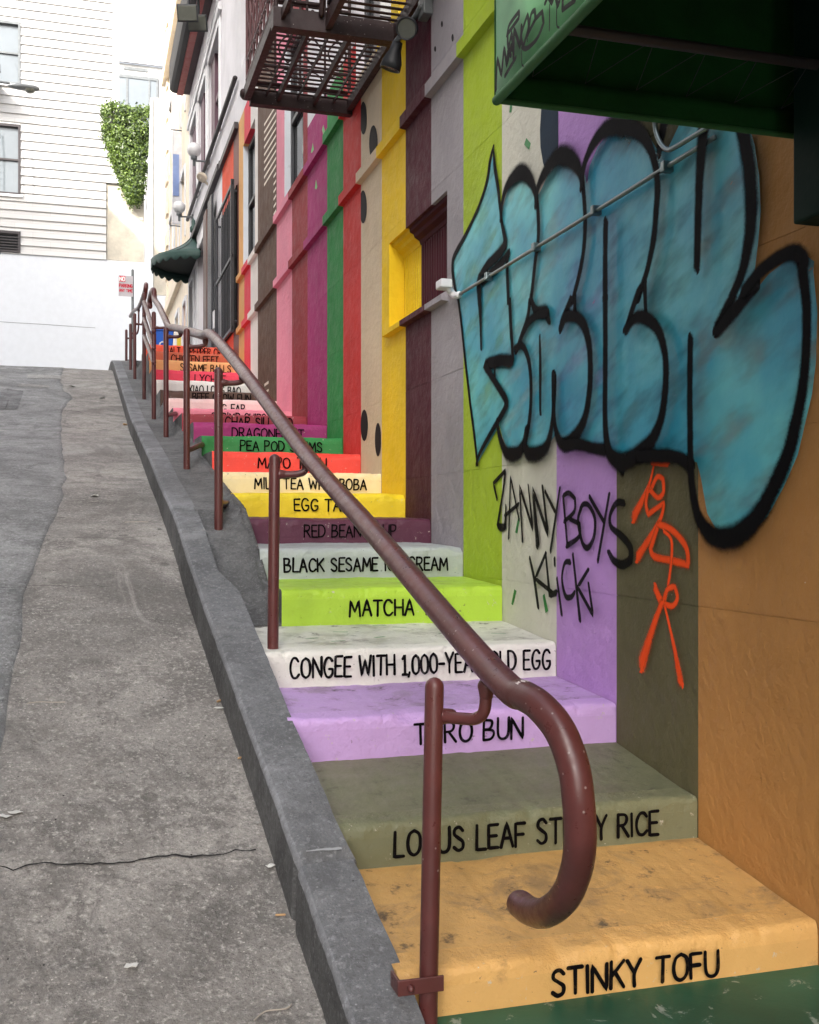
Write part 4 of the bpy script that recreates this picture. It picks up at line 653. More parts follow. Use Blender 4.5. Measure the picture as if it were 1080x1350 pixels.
def cornice(parent, y0, y1):
    for nm, m, pr in (('soffit', M['plum'], [(1.0, 4.30), (.935, 4.30), (.935, 4.56), (1.0, 4.56)]), ('red_band', M['redband'], [(.9345, 4.285), (.875, 4.285), (.875, 4.56), (.9345, 4.56)]), ('gutter', M['blackband'], [(.8745, 4.30), (.83, 4.305), (.805, 4.33), (.80, 4.40), (.80, 4.57), (.8745, 4.57)])):
        mb = MB(); mb.prism([(p[0]*U, p[1]*U+EZ) for p in pr], 'y', y0*U, y1*U); mb.build(nm, m, parent)
    mb = MB(); mb.box(.803*U, 5*U, y0*U, y1*U, 4.572*U+EZ, 4.60*U+EZ); mb.build('roof', M['roofm'], parent)
cornice(bl, -3, 8.328)
# painted marks and graffiti on the wall
def flat(name, polys, mat, x=-.0022, label=None, parent=wall):
    mb = MB()
    for i, p in enumerate(polys): mb.face([(U+x-.00015*(i % 3), a, b) for a, b in p])
    return mb.build(name, mat, parent, label=label)
for p in GREEN_M: flat('painted_fleck', [p], M['greenfleck'])
flat('painted_oval', [EGG_M], M['oval']); 
for p in BOBA_M: flat('painted_dot', [p], M['boba'])
for p in SEED_M: flat('painted_seed', [p], M['boba'])
for p in NOOD_M: flat('painted_dash', [p], M['noodle'])
for p in DF_M: flat('painted_leaf', [p], M['dfl'])
flat('graffiti_fill', [FILL_M], M['teal'], -.0035, 'teal spray painted body of the big bubble letters')
def wfr(a, b, o): return (U-.0045-o, a, b)
mb = MB(); off = 0.
for s in G_M: off = mb.ribbon(s, wfr, off)+.00015
mb.build('graffiti_outline', M['bspray'], wall, label='thick black spray outline of the big bubble letters')
mb = MB(); off = 0.
for s in TAG_M: off = mb.ribbon(s, wfr, off)+.00015
mb.build('graffiti_tag', M['bline'], wall, label='thin black spray tag reading ZANNYBOYS KLICK')
mb = MB(); off = 0.
for s in ORG_M: off = mb.ribbon(s, wfr, off)+.00015
mb.build('graffiti_scrawl', M['orange'], wall, label='orange spray scrawl on the olive stripe')
# window grille by the orange stripes
gr = thing('window_grille', W(.97, 7.9, 1.33), 'tall black iron bar grille standing over the orange stripe', 'grille')
mb = MB()
x = .965*U; y0, y1, z0, z1 = 7.45*U, 8.42*U, 1.33*U+EZ, 2.345*U+EZ
for (a, b) in ((z0, z0+.04), (z1-.04, z1), ((z0+z1)/2-.02, (z0+z1)/2+.02)): mb.box(x-.012, x+.012, y0, y1, a, b)
for yv in (y0, y1-.04): mb.box(x-.02, x+.02, yv, yv+.04, z0-.03, z1+.03)
for yv in (y0+.02, y1-.02):
    for zv in (z0+.1, z1-.1): mb.box(x+.02, U-.002, yv-.012, yv+.012, zv-.012, zv+.012)
mb.build('frame', M['blackmetal'], gr, bevel=.003)
for k in range(11):
    yv = y0+.10+k*(y1-y0-.18)/10; mb = MB(); mb.tube([(x, yv, z0+.03), (x, yv, z1-.03)], .0048, 8, cap=False); mb.build('bar', M['greybar'], gr)
mb = MB(); mb.box(U-.012, U-.002, y0+.02, 8.31*U, z0+.03, z1-.03); mb.build('backing', M['darkin'], gr)
# ------------------------------------------------------------------ conduit, wall lamp, green box
cd = thing('conduit', W(.985, 2.5, .7), 'galvanised electrical conduit running level across the bubble letter graffiti', 'conduit')
mb = MB(); mb.tube(smooth3([(U-.02, p[1], p[2]) for p in COND_M], 2), .0072, 10); mb.build('pipe', M['steel'], cd)
mb = MB(); mb.tube(smooth3([(U-.032, p[1], p[2]+.012) for p in COND2_M], 4), .0075, 10); mb.build('bent_pipe', M['steel'], cd)
for q in (.18, .42, .66, .88):
    a = Vector(COND_M[0]).lerp(Vector(COND_M[-1]), q); mb = MB(); mb.box(U-.036, U-.001, a.y-.012, a.y+.012, a.z-.016, a.z+.016); mb.build('strap', M['steel'], cd, bevel=.004)
e = Vector(COND_M[0]); mb = MB(); mb.tube(smooth3([(U-.02, e.y, e.z), (U-.025, e.y+.03, e.z+.0), (U-.03, e.y+.07, e.z+.02), (U-.06, e.y+.06, e.z+.05)]), .016, 10); mb.build('elbow', M['white'], cd)
mb = MB(); mb.box(U-.10, U-.045, e.y+.02, e.y+.10, e.z+.035, e.z+.075); mb.build('outlet_head', M['white'], cd, bevel=.006)
wl_ = thing('wall_floodlight', W(1, 3.16, 1.53), 'twin charcoal spotlights on the maroon stripe under the fire escape', 'lamp')
a = W(1, 3.12, 1.56); mb = MB(); mb.box(a.x-.05, a.x-.001, a.y-.05, a.y+.05, a.z-.05, a.z+.05); mb.build('mount_box', M['grey'], wl_, bevel=.006)
def spot(c, d, parent):
    d = Vector(d).normalized(); c = Vector(c)
    mb = MB(); mb.lathe(c, [(.001, -.10), (.026, -.10), (.03, -.06), (.052, .0), (.055, .04), (.05, .04), (.046, .03)], 24, 0, d); s = mb.build('lamp_head', M['charcoal'], parent)
    mb = MB(); mb.lathe(c, [(.0005, .031), (.046, .031)], 24, 0, d); mb.build('lens', M['lens'], s)
c1 = W(.945, 3.17, 1.515); c2 = W(.925, 3.28, 1.455)
spot(c1, (-.55, -.9, -.55), wl_); spot(c2, (-.25, .25, -1), wl_)
mb = MB(); mb.tube([a+Vector((-.05, 0, 0)), c1+Vector((.03, .05, .05))], .014, 8); mb.tube([a+Vector((-.05, .03, -.01)), c2+Vector((.01, -.02, .09))], .014, 8); mb.build('arm', M['grey'], wl_)
gb = MB(); gb.box(.955*U, U-.002, (.2)*U, 1.306*U, .421*U+EZ, 1.2*U+EZ); g_ = gb.build('shutter_box', M['dgreen'], bevel=.006); tag(g_, 'dark green painted box fixed to the ochre wall under the awning', 'shutter box')
# ------------------------------------------------------------------ green awning
aw = thing('awning', W(.76, 1.35, .56), 'large green canvas awning with black tags on its street face', 'awning')
XA, YA, YN, ZB, ZT = .527, 1.353, -1.6, .563, 1.02
mb = MB(); rows = []
for k in range(25):
    y = (YN+(YA-YN)*k/24)*U; rows.append([((XA-.004*math.sin(j*.9)*0)*U+.004*noise.noise((y*3, j, 0)), y, (ZB+(ZT-ZB)*j/6)*U+EZ) for j in range(7)])
mb.grid(rows, 0); rows = []
sf = mb.build('street_valance', M['canvas'], aw, solid=.004)
mb = MB(); rows = []
for k in range(25):
    y = (YN+(YA-YN)*k/24)*U; rows.append([((XA+(1-XA)*j/8)*U, y, (ZT+.5*(j/8))*U+EZ-.02*math.sin(math.pi*j/8)-.008*math.sin(math.pi*((k % 8)/8))) for j in range(9)])
mb.grid(rows, 0); mb.build('roof_canvas', M['canvasshade'], aw, solid=.004)
mb = MB(); mb.grid([[((XA+(1-XA)*i/10)*U, YA*U+.004*noise.noise((i*.7, j, 1)), (ZB+.042*j/3)*U+EZ-.004*abs(math.sin(i*1.3))*(1 if j == 3 else 0)) for j in range(4)] for i in range(11)], 0); mb.build('end_valance', M['canvasshade'], aw, solid=.004)
mb = MB(); mb.face([W(XA, YA+.008, ZB+.006), W(.998, YA+.008, ZB+.006), W(.998, YA+.008, 1.52), W(XA, YA+.008, 1.02)]); mb.build('end_panel', M['canvasshade'], aw, solid=.004)
mb = MB(); mb.tube([W(XA, YN, ZB+.003), W(XA, YA, ZB+.003)], .011, 10); mb.tube([W(XA, YA, ZB+.003), W(.998, YA, ZB+.003)], .007, 10); mb.build('hem', M['hem'], aw)
mb = MB(); mb.tube([W(XA+.012, YA-.10, .625), W(.998, YA-.10, .625)], .012, 8); mb.tube([W(XA+.012, YN, .625), W(XA+.012, YA, .625)], .012, 8); mb.tube([W(XA+.012, YA-.03, .58), W(XA+.012, YA-.03, 1.02)], .012, 8)
for yv in (.8, .2, -.4): mb.tube([W(XA+.012, yv, 1.0), W(.998, yv, 1.47)], .012, 8)
mb.build('frame', M['darktrim'], aw)
mb = MB()
for k in range(6):
    X0 = XA+.05+k*.078; mb.tube([W(X0, YA-.004, .602), W(X0-.028, YA-.10, .62)], .0009, 5); mb.tube([W(X0, YA-.004, .602), W(X0+.04, YA-.10, .62)], .0009, 5)
mb.build('lacing', M['charcoal'], aw)
mb = MB(); off = 0.
for s in AW_M: off = mb.ribbon(s, lambda a, b, o: (XA*U-.0095-o, a, b), off)+.0001
mb.build('graffiti_tag', M['agraf'], sf, label='black marker tag reading MINOS')
# ------------------------------------------------------------------ fire escape
fe = thing('fire_escape', W(.8, 3.8, 1.597), 'dark brown iron fire escape balcony with slatted floor above the striped wall', 'fire escape')
ZF = 1.597
def bx(mb, X0, X1, Y0, Y1, Z0, Z1): mb.box(X0*U, X1*U, Y0*U, Y1*U, Z0*U+EZ, Z1*U+EZ)
mb = MB(); bx(mb, .60, .998, 4.11, 4.145, ZF, ZF+.055); bx(mb, .575, .998, 3.44, 3.485, ZF-.004, ZF+.06); bx(mb, .575, .60, 3.485, 4.11, ZF+.012, ZF+.058); bx(mb, .975, .9985, 3.485, 4.11, ZF+.012, ZF+.056); bx(mb, .745, .765, 2.86, 3.44, ZF+.006, ZF+.056); bx(mb, .975, .9985, 2.86, 3.44, ZF+.006, ZF+.056); bx(mb, .745, .998, 2.83, 2.859, ZF, ZF+.056)
mb.tube(smooth3([W(.60, 4.13, ZF+.035), W(.582, 4.13, ZF+.035), W(.577, 4.11, ZF+.035)]), .03, 10)
mb.build('floor_frame', M['rust'], fe, bevel=.004)
mb = MB()
for X in (.705, .845): bx(mb, X-.006, X+.006, 3.487, 4.108, ZF+.016, ZF+.044)
for X in (.66, .78, .92): bx(mb, X-.002, X+.002, 3.487, 4.108, ZF+.03, ZF+.044)
mb.build('joist', M['rust'], fe)
for k in range(17):
    mb = MB(); y = 3.50+k*.0365; bx(mb, .602, .974, y, y+.0135, ZF+.046, ZF+.0485); mb.build('slat', M['rust'], fe)
for k in range(14):
    mb = MB(); y = 2.88+k*.0395; bx(mb, .767, .974, y, y+.015, ZF+.046, ZF+.0485); mb.build('slat', M['rust'], fe)
def railing(p0, p1, name='railing', mat=None, h=.56):
    p0, p1 = Vector(p0), Vector(p1); L = (p1-p0).length; d = (p1-p0)/L; up = Vector((0, 0, 1)); mb = MB()
    def bar(z, r): mb.tube([p0+up*z, p1+up*z], r, 8)
    bar(.05, .013); bar(h*U, .018); bar(h*U*.62, .010); bar(.17, .009)
    n = max(3, int(L/.13))
    for k in range(n+1):
        q = p0+d*L*k/n; mb.tube([q-up*.02, q+up*h*U], .011 if k in (0, n) else .0075, 6)
    for k in range(n):
        c = p0+d*L*(k+.5)/n; rr = L/n*.46
        mb.tube([c+d*rr*math.cos(t)+up*(.06+.095*math.sin(t)) for t in [math.pi*i/10 for i in range(11)]], .005, 5, cap=False)
        z0, z1 = .2, h*U*.6
        mb.tube([c+d*rr*math.sin(t*2)*.8+up*(z0+(z1-z0)*(t/math.pi)) for t in [math.pi*i/12 for i in range(13)]], .006, 5, cap=False)
        mb.tube([c-d*rr*math.sin(t*2)*.8+up*(z0+(z1-z0)*(t/math.pi)) for t in [math.pi*i/12 for i in range(13)]], .006, 5, cap=False)
    return mb.build(name, mat or M['rust'], fe)
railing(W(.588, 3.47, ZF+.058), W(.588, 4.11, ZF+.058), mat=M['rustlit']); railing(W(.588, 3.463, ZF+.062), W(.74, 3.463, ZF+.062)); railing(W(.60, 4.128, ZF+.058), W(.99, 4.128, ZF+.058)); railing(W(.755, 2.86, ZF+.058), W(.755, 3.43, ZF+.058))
mb = MB(); bx(mb, .60, .612, 3.0, 3.44, ZF+.02, ZF+.05)
for k in range(2):
    mb.tube([W(.62+k*.11, 3.43, ZF+.05), W(.62+k*.11, 3.0, ZF+1.25)], .016, 8)
for k in range(9): mb.tube([W(.62, 3.43-.043*k-.03, ZF+.12+.12*k), W(.73, 3.43-.043*k-.03, ZF+.12+.12*k)], .01, 6)
mb.build('ladder', M['rust'], fe)
# ------------------------------------------------------------------ white building with doors
wb = thing('white_building', W(1.6, 9.7, 1.2), 'white painted building with mauve windows, dark doorways and red eaves beyond the stripes', 'building')
WOP = [(8.46, 9.18, 3.06, 3.85), (9.42, 10.03, 3.06, 3.85), (10.25, 10.86, 3.06, 3.85), (9.57, 10.1, 1.2, 2.5), (10.56, 10.98, 1.2, 2.36)]
mb = MB(); wall_panels(mb, [('white', 8.33, 11.03)], .3, 4.3, [], WOP)
for o in WOP: reveal(mb, o, .06, split=False)
mb.face([W(5, 8.33, .3), W(5, 8.33, 4.3), W(5, 11.03, 4.3), W(5, 11.03, .3)], mi('white')); mb.face([W(1, 11.03, .3), W(5, 11.03, .3), W(5, 11.03, 4.3), W(1, 11.03, 4.3)], mi('white')); mb.face([W(1, 8.332, .3), W(5, 8.332, .3), W(5, 8.332, 4.3), W(1, 8.332, 4.3)], mi('white'))
mb.build('wall', WM, wb)
for i, o in enumerate(WOP):
    nm = 'window' if i < 3 else 'door'
    mb = MB(); bx(mb, 1.045, 1.055, o[0], o[1], o[2], o[3]); p = mb.build(nm, M['glass'] if i < 3 else M['darkin'] if i == 4 else M['browntrim'], wb)
    mb = MB(); bx(mb, .985, .9995, o[0]-.07, o[0], o[2]-.02, o[3]+.07); bx(mb, .985, .9995, o[1], o[1]+.07, o[2]-.02, o[3]+.07); bx(mb, .98, .9995, o[0], o[1], o[3], o[3]+.07); mb.build('surround', M['whitetrim'], p, bevel=.004)
    if i < 3:
        mb = MB(); bx(mb, 1.012, 1.044, o[0]+.001, o[0]+.05, o[2], o[3]); bx(mb, 1.012, 1.044, o[1]-.24, o[1]-.001, o[2], o[3]); bx(mb, 1.02, 1.044, o[0]+.051, o[1]-.241, (o[2]+o[3])/2-.02, (o[2]+o[3])/2+.02); mb.build('casing', M['purpletrim'], p)
mb = MB(); bx(mb, .96, .9995, 8.33, 11.02, 2.70, 2.745); bx(mb, .975, .9995, 8.33, 11.02, 2.746, 2.77); mb.build('moulding', M['darktrim'], wb)
mb = MB(); bx(mb, .972, .9995, 7.42, 8.329, 2.70, 2.745); mb.build('moulding', M['darktrim'], bl)
mb = MB(); mb.tube([W(.975, 7.4, 3.035), W(.975, 11.0, 3.035)], .028, 8); mb.build('drain_pipe', M['darktrim'], wb)
mb = MB(); bx(mb, .97, .9995, 8.33, 11.02, 3.93, 3.99); bx(mb, .985, .9995, 8.33, 11.02, 4.08, 4.11); mb.build('frieze', M['whitetrim'], wb, bevel=.004)
mb = MB(); bx(mb, .975, .9995, 9.26, 9.49, 1.25, 2.66); mb.build('door_trim', M['browntrim'], wb)
mb = MB(); bx(mb, .955, .974, 8.68, 8.95, 1.25, 2.62); mb.build('metal_gate', M['blackmetal'], wb, bevel=.004)
cornice(wb, 8.332, 11.03)
mb = MB(); bx(mb, .955, .998, 8.50, 8.58, 1.52, 1.66); q = mb.build('intercom_box', M['white'], bevel=.004); tag(q, 'small white box on the wall beside the black grille', 'wall box')
# globe lamps
for (Y, Z, lab) in ((9.2, 3.13, 'white globe wall lamp, the higher one under the mauve windows'), (10.7, 3.07, 'white globe wall lamp just above the dark green dome canopy')):
    g = thing('globe_lamp', W(.87, Y, Z-.15), lab, 'lamp', 'white globe lamps on the white building'); c = W(.87, Y, Z); r = .098
    mb = MB(); mb.lathe(c, [(max(.0005, r*math.cos(t)), r*math.sin(t)) for t in [math.pi*(i/14-.5) for i in range(15)]], 24); mb.build('globe', M['globe'], g)
    mb = MB(); mb.lathe(c, [(.02, -.22), (.02, -.14), (.045, -.13), (.045, -.09), (.02, -.085)], 16); mb.tube([c+Vector((0, 0, -.15)), W(.998, Y, Z-.085)], .014, 8); mb.box(.988*U, U-.001, Y*U-.04, Y*U+.04, (Z-.105)*U+EZ, (Z-.065)*U+EZ); mb.build('arm', M['grey'], g)
cv = thing('security_light', W(.95, 9.35, 2.9), 'small cream floodlight clamped on the pipe between the two globe lamps', 'lamp')
mb = MB(); c = W(.94, 9.3, 2.93); mb.lathe(c, [(.001, -.05), (.07, -.05), (.075, 0), (.065, .0), (.001, .01)], 16, 0, (-.5, -.4, -.75)); mb.tube([c, W(.998, 9.35, 2.9)], .018, 8); mb.build('lamp_body', M['cream'], cv)
fl_ = thing('eaves_floodlight', W(.79, 8.8, 4.05), 'grey twin floodlight hanging below the red eaves', 'lamp')
for k, (dx, dy) in enumerate(((0, 0), (.15, .25))):
    c = W(.775, 8.75, 4.06)+Vector((dx, dy, -.0)); d = Vector((-.25, -.9, -.42)).normalized(); q = d.to_track_quat('Z', 'Y')
    def qp(x, y, z): return c+q @ Vector((x, y, z))
    mb = MB(); mb.hexa([qp(-.09, -.07, -.16), qp(.09, -.07, -.16), qp(.09, .07, -.16), qp(-.09, .07, -.16), qp(-.14, -.11, 0), qp(.14, -.11, 0), qp(.14, .11, 0), qp(-.14, .11, 0)]); h = mb.build('lamp_head', M['charcoal'], fl_, bevel=.01)
    mb = MB(); mb.hexa([qp(-.12, -.09, .003), qp(.12, -.09, .003), qp(.12, .09, .003), qp(-.12, .09, .003), qp(-.12, -.09, .012), qp(.12, -.09, .012), qp(.12, .09, .012), qp(-.12, .09, .012)]); mb.build('lens', M['lens'], h, bevel=.01)
    mb = MB(); mb.tube([qp(0, 0, -.1), (c.x+.02, c.y+.05, 4.31*U+EZ)], .02, 8); mb.build('hanger', M['charcoal'], fl_)
# dome awning
da = thing('dome_canopy', W(1, 10.5, 2.3), 'dark green dome canopy with scalloped hem over a doorway', 'awning')
cx, cy, cz = U, 10.45*U, 2.42*U+EZ
mb = MB(); rows = []
RX = .41*U; RY = .52*U
def dome(t, th): # t 0 rim .. 1 apex
    f = (1-t)**2.1*.93+.07*(1-t); return (cx-RX*f*math.sin(th)-.002, cy-RY*f*math.cos(th), cz+.56*t+.10)
for t in [i/14 for i in range(15)]: rows.append([dome(t, math.pi*k/28) for k in range(29)])
mb.grid(rows, 0); mb.build('canopy', M['awngreen'], da, solid=.004)
mb = MB()
for k in range(7):
    th = math.pi*k/6; mb.tube([Vector(dome(t/14, th))+Vector((0, 0, .004)) for t in range(15)], .006, 5)
mb.build('rib', M['awnin'], da)
mb = MB(); rows = []
for j in range(4):
    rows.append([(cx-RX*math.sin(math.pi*k/112)-.002, cy-RY*math.cos(math.pi*k/112), cz+.10-.033*j-(.05*abs(math.sin(k*math.pi/8)) if j == 3 else 0)) for k in range(113)])
mb.grid(rows, 0); mb.build('scalloped_hem', M['awngreen'], da, solid=.003)
mb = MB(); mb.lathe((cx-.03, cy, cz+.60), [(.001, -.02), (.05, -.02), (.055, .05), (.03, .08), (.03, .16), (.001, .2)], 12); mb.build('finial', M['awngreen'], da)
mb = MB(); pts = [(cx-RX*.97*math.sin(math.pi*k/24)-.003, cy-RY*.97*math.cos(math.pi*k/24), cz+.095) for k in range(25)]; mb.face(pts); mb.build('lining', M['awnin'], da, solid=.003)
# ------------------------------------------------------------------ cream building
cb = thing('cream_building', W(2, 12.6, 1.5), 'tall sunlit cream building at the upper corner beyond the red eaves', 'building')
COP = [(11.5, 11.95, 3.0, 3.7), (12.4, 12.85, 3.0, 3.7), (13.2, 13.65, 3.0, 3.7), (11.5, 11.95, 4.3, 5.1), (12.4, 12.85, 4.3, 5.1), (13.2, 13.65, 4.3, 5.1), (11.35, 11.7, 1.4, 2.3), (12.3, 12.7, 1.5, 2.35)]
mb = MB(); wall_panels(mb, [('white', 11.032, 14.2)], .6, 8.0, [], COP)
for o in COP: reveal(mb, o, .05, split=False)
mb.face([W(1, 14.2, .6), W(6, 14.2, .6), W(6, 14.2, 8), W(1, 14.2, 8)], mi('white')); mb.face([W(1, 11.034, 4.6), W(1, 11.032, 8), W(6, 11.032, 8), W(6, 11.032, 4.6)], mi('white')); mb.face([W(1, 11.032, 8), W(1, 14.2, 8), W(6, 14.2, 8), W(6, 11.032, 8)], mi('white')); mb.face([W(6, 11.032, .6), W(6, 11.032, 8), W(6, 14.2, 8), W(6, 14.2, .6)], mi('white'))
WM2 = list(WM); WM2[mi('white')] = M['cream']; mb.build('wall', WM2, cb)
for i, o in enumerate(COP):
    mb = MB(); bx(mb, 1.04, 1.05, *o); p = mb.build('window' if i < 6 else 'door', M['glass'] if i < 6 else M['pinkd'] if i == 6 else M['whitetrim'], cb)
    mb = MB(); bx(mb, .985, .9995, o[0]-.05, o[0], o[2], o[3]+.05); bx(mb, .985, .9995, o[1], o[1]+.05, o[2], o[3]+.05); bx(mb, .98, .9995, o[0], o[1], o[3], o[3]+.05); mb.build('surround', M['whitetrim'], p)
mb = MB()
for k in range(34): z = .9+k*.2; bx(mb, .975 if k % 2 else .985, .9995, 13.9 if k % 2 else 14.0, 14.19, z, z+.18)
mb.build('quoin', M['cream'], cb, bevel=.006)
mb = MB(); bx(mb, .95, .9995, 11.04, 14.19, 2.62, 2.72); bx(mb, .93, .9995, 11.04, 14.19, 5.6, 5.72); mb.build('string_course', M['cream'], cb)
bn = thing('street_banner', W(.98, 12, 3.2), 'pale banner with a blue band on the cream facade', 'banner')
mb = MB(); bx(mb, .90, .905, 11.95, 12.0, 3.25, 4.25); bx(mb, .905, .9995, 11.96, 11.99, 3.25, 4.25); mb.build('cloth', M['lgrey'], bn)
mb = MB(); bx(mb, .9055, .97, 11.952, 11.959, 3.55, 4.0); mb.build('blue_band', M['bluec'], bn)
mb = MB(); mb.tube([W(.885, 11.975, 4.27), W(.998, 11.975, 4.27)], .012, 8); mb.tube([W(.885, 11.975, 3.23), W(.998, 11.975, 3.23)], .012, 8); mb.build('rod', M['grey'], bn)
# ------------------------------------------------------------------ blue bin
bn = thing('recycling_bin', W(.62, 9.4, 1.38), 'blue plastic recycling bin at the top of the painted stairs', 'bin')
c = W(.625, 9.45, 1.385); hw, hd, hh = .15, .16, .40
mb = MB(); mb.hexa([c+Vector(p) for p in ((-hw*.82, -hd*.82, 0), (hw*.82, -hd*.82, 0), (hw*.82, hd*.82, 0), (-hw*.82, hd*.82, 0), (-hw, -hd, hh), (hw, -hd, hh), (hw, hd, hh), (-hw, hd, hh))]); mb.build('body', M['blue'], bn, bevel=.015)
mb = MB(); mb.hexa([c+Vector(p) for p in ((-hw*1.08, -hd*1.1, hh+.002), (hw*1.08, -hd*1.1, hh+.002), (hw*1.08, hd*1.1, hh+.002), (-hw*1.08, hd*1.1, hh+.002), (-hw*.95, -hd*.9, hh+.06), (hw*.95, -hd*.9, hh+.06), (hw*.95, hd*.9, hh+.06), (-hw*.95, hd*.9, hh+.06))]); mb.build('lid', M['blue'], bn, bevel=.012)
mb = MB(); f = -hd*.93-.003
for (a0, a1) in ((.3, 1.9), (2.4, 4.0), (4.5, 6.1)):
    mb.ribbon([(c.x+.045*math.cos(a0+(a1-a0)*i/6), c.z+.2+.045*math.sin(a0+(a1-a0)*i/6), .011) for i in range(7)], lambda a, b, o: (a, c.y+f-.012-o, b), 0.)
mb.build('emblem', M['white'], bn)
wl2 = thing('yellow_post', W(.745, 9.2, 1.35), 'short yellow striped strip standing by the blue bin', 'post'); mb = MB(); a = W(.745, 9.2, 1.34); mb.box(a.x-.025, a.x+.025, a.y-.025, a.y+.025, a.z, a.z+.36); mb.build('strip', M['yellow'], wl2, bevel=.004)
# ------------------------------------------------------------------ no-parking sign
sg = thing('no_parking_sign', W(.605, 15, 1.8), 'white and red NO PARKING ANY TIME sign on a grey pole', 'sign')
mb = MB(); mb.tube([W(.605, 15, 1.6), W(.605, 15, 3.4)], .03, 10); mb.build('pole', M['grey'], sg)
a = W(.515, 14.97, 3.04); sw, sh = .155, .23; yv = a.y
mb = MB(); mb.box(a.x-sw, a.x+sw, yv-.004, yv, a.z-0, a.z+2*sh); pl = mb.build('plate', M['plate'], sg, bevel=.003)
mb = MB(); mb.box(a.x-sw+.012, a.x-.01, yv-.0065, yv-.0045, a.z+2*sh-.14, a.z+2*sh-.012); mb.build('red_block', M['signred'], pl)
mb = MB(); fr_ = lambda p, q, o: (p, yv-.0072-o, q)
write(mb, 'NO', a.x-sw+.025, a.x-.022, .085, a.z+2*sh-.12, fr_, .009, jit=0); mb.build('lettering', spray('white_sign_letters', (236, 236, 236), .1, 0), pl)
mb = MB(); fr2 = lambda p, q, o: (p, yv-.0052-o, q)
write(mb, 'PARKING', a.x-sw+.015, a.x+sw-.015, .07, a.z+.2, fr2, .007, jit=0); write(mb, 'ANY TIME', a.x-sw+.015, a.x+sw-.015, .06, a.z+.1, fr2, .006, jit=0); mb.build('lettering', spray('red_sign_letters', (190, 40, 62), .1, 0), pl)
# ------------------------------------------------------------------ top of the hill: far walls and buildings
YW = 18.5
rw = MB(); rw.box(-60, 1.42*U, YW*U, YW*U+.5, 1.0*U+EZ, 4.34*U+EZ); o = rw.build('retaining_wall', M['rwall'], bevel=.02); tag(o, 'long smooth white painted wall at the top of the street', 'wall')
mb = MB(); mb.tube([(-14+.25*k, YW*U-.001, 3.35*U+EZ+.02*noise.noise((k*.3, 1, 1))-.004*k) for k in range(58)], .006, 5, cap=False); mb.build('hairline_crack', M['grey'], o)
sb = thing('siding_building', W(-2, YW, 4.34), 'white building with horizontal board siding above the long white wall', 'building')
mb = MB(); z = 4.342; row = .141
WN = [(-1.76, -1.006, 7.065, 8.07), (-1.76, -1.006, 5.29, 6.42), (-1.7, -1.006, 4.36, 4.70), (-4.2, -3.4, 7.065, 8.07), (-4.2, -3.4, 5.29, 6.42), (-6.6, -5.8, 7.065, 8.07), (-6.6, -5.8, 5.29, 6.42), (-1.76, -1.006, 9.0, 10.1), (-4.2, -3.4, 9.0, 10.1)]
while z < 12.2:
    xr = .323 if z < 5.60 else .527; zt = z+row
    cuts = [-20]+sorted([q for w_ in WN for q in w_[:2] if w_[2] < zt and w_[3] > z])+[xr]
    cuts = sorted(set(cuts))
    for a, b in zip(cuts, cuts[1:]):
        xm = (a+b)/2
        inside = [w_ for w_ in WN if w_[0] < xm < w_[1] and w_[2] < zt and w_[3] > z]
        parts = [(z, zt)]
        if inside:
            w_ = inside[0]; parts = [p for p in ((z, min(zt, w_[2])), (max(z, w_[3]), zt)) if p[1]-p[0] > .004]
        for (p, q) in parts:
            mb.face([(a*U, YW*U+.004-.04, p*U+EZ), (b*U, YW*U+.004-.04, p*U+EZ), (b*U, YW*U+.002, q*U+EZ), (a*U, YW*U+.002, q*U+EZ)])
            mb.face([(a*U, YW*U+.002, p*U+EZ), (b*U, YW*U+.002, p*U+EZ), (b*U, YW*U-.036, p*U+EZ), (a*U, YW*U-.036, p*U+EZ)])
    z = zt
mb.face([(.527*U, YW*U, 5.6*U+EZ), (.527*U, YW*U+8, 5.6*U+EZ), (.527*U, YW*U+8, 12.2*U+EZ), (.527*U, YW*U, 12.2*U+EZ)]); mb.face([(-20*U, YW*U+8, 12.2*U+EZ), (-20*U, YW*U, 12.2*U+EZ), (.527*U, YW*U, 12.2*U+EZ), (.527*U, YW*U+8, 12.2*U+EZ)]); mb.face([(-20*U, YW*U+8, 4.3*U+EZ), (.527*U, YW*U+8, 4.3*U+EZ), (.527*U, YW*U+8, 12.2*U+EZ), (-20*U, YW*U+8, 12.2*U+EZ)])
mb.build('wall', M['siding'], sb)
mb = MB(); mb.box(.527*U-.16, .527*U-.002, YW*U-.044, YW*U+.02, 5.62*U+EZ, 12.2*U+EZ); mb.build('corner_board', M['whitetrim'], sb)
for i, w_ in enumerate(WN):
    x0, x1, z0, z1 = w_[0]*U, w_[1]*U, w_[2]*U+EZ, w_[3]*U+EZ; y = YW*U
    mb = MB(); mb.box(x0, x1, y+.06, y+.07, z0, z1); p = mb.build('window' if i != 2 else 'vent', M['glassl'] if i != 2 else M['charcoal'], sb)
    mb = MB(); mb.box(x0, x0+.06, y-.042, y+.058, z0, z1); mb.box(x1-.06, x1, y-.042, y+.058, z0, z1); mb.box(x0+.06, x1-.06, y-.042, y+.058, z1-.07, z1); mb.box(x0+.06, x1-.06, y-.042, y+.058, z0, z0+.05)
    if i != 2: mb.box(x0+.06, x1-.06, y+.01, y+.055, (z0+z1)/2-.025, (z0+z1)/2+.025)
    else:
        for k in range(6): mb.box(x0+.06, x1-.06, y+.0, y+.04, z0+.09+k*.075, z0+.115+k*.075)
    mb.build('frame', M['darktrim'] if i in (1, 2) else M['grey'], p)
    if i != 2: mb = MB(); mb.box(x0-.05, x1+.05, y-.07, y-.001, z0-.07, z0-.002); mb.build('sill', M['whitetrim'], p)
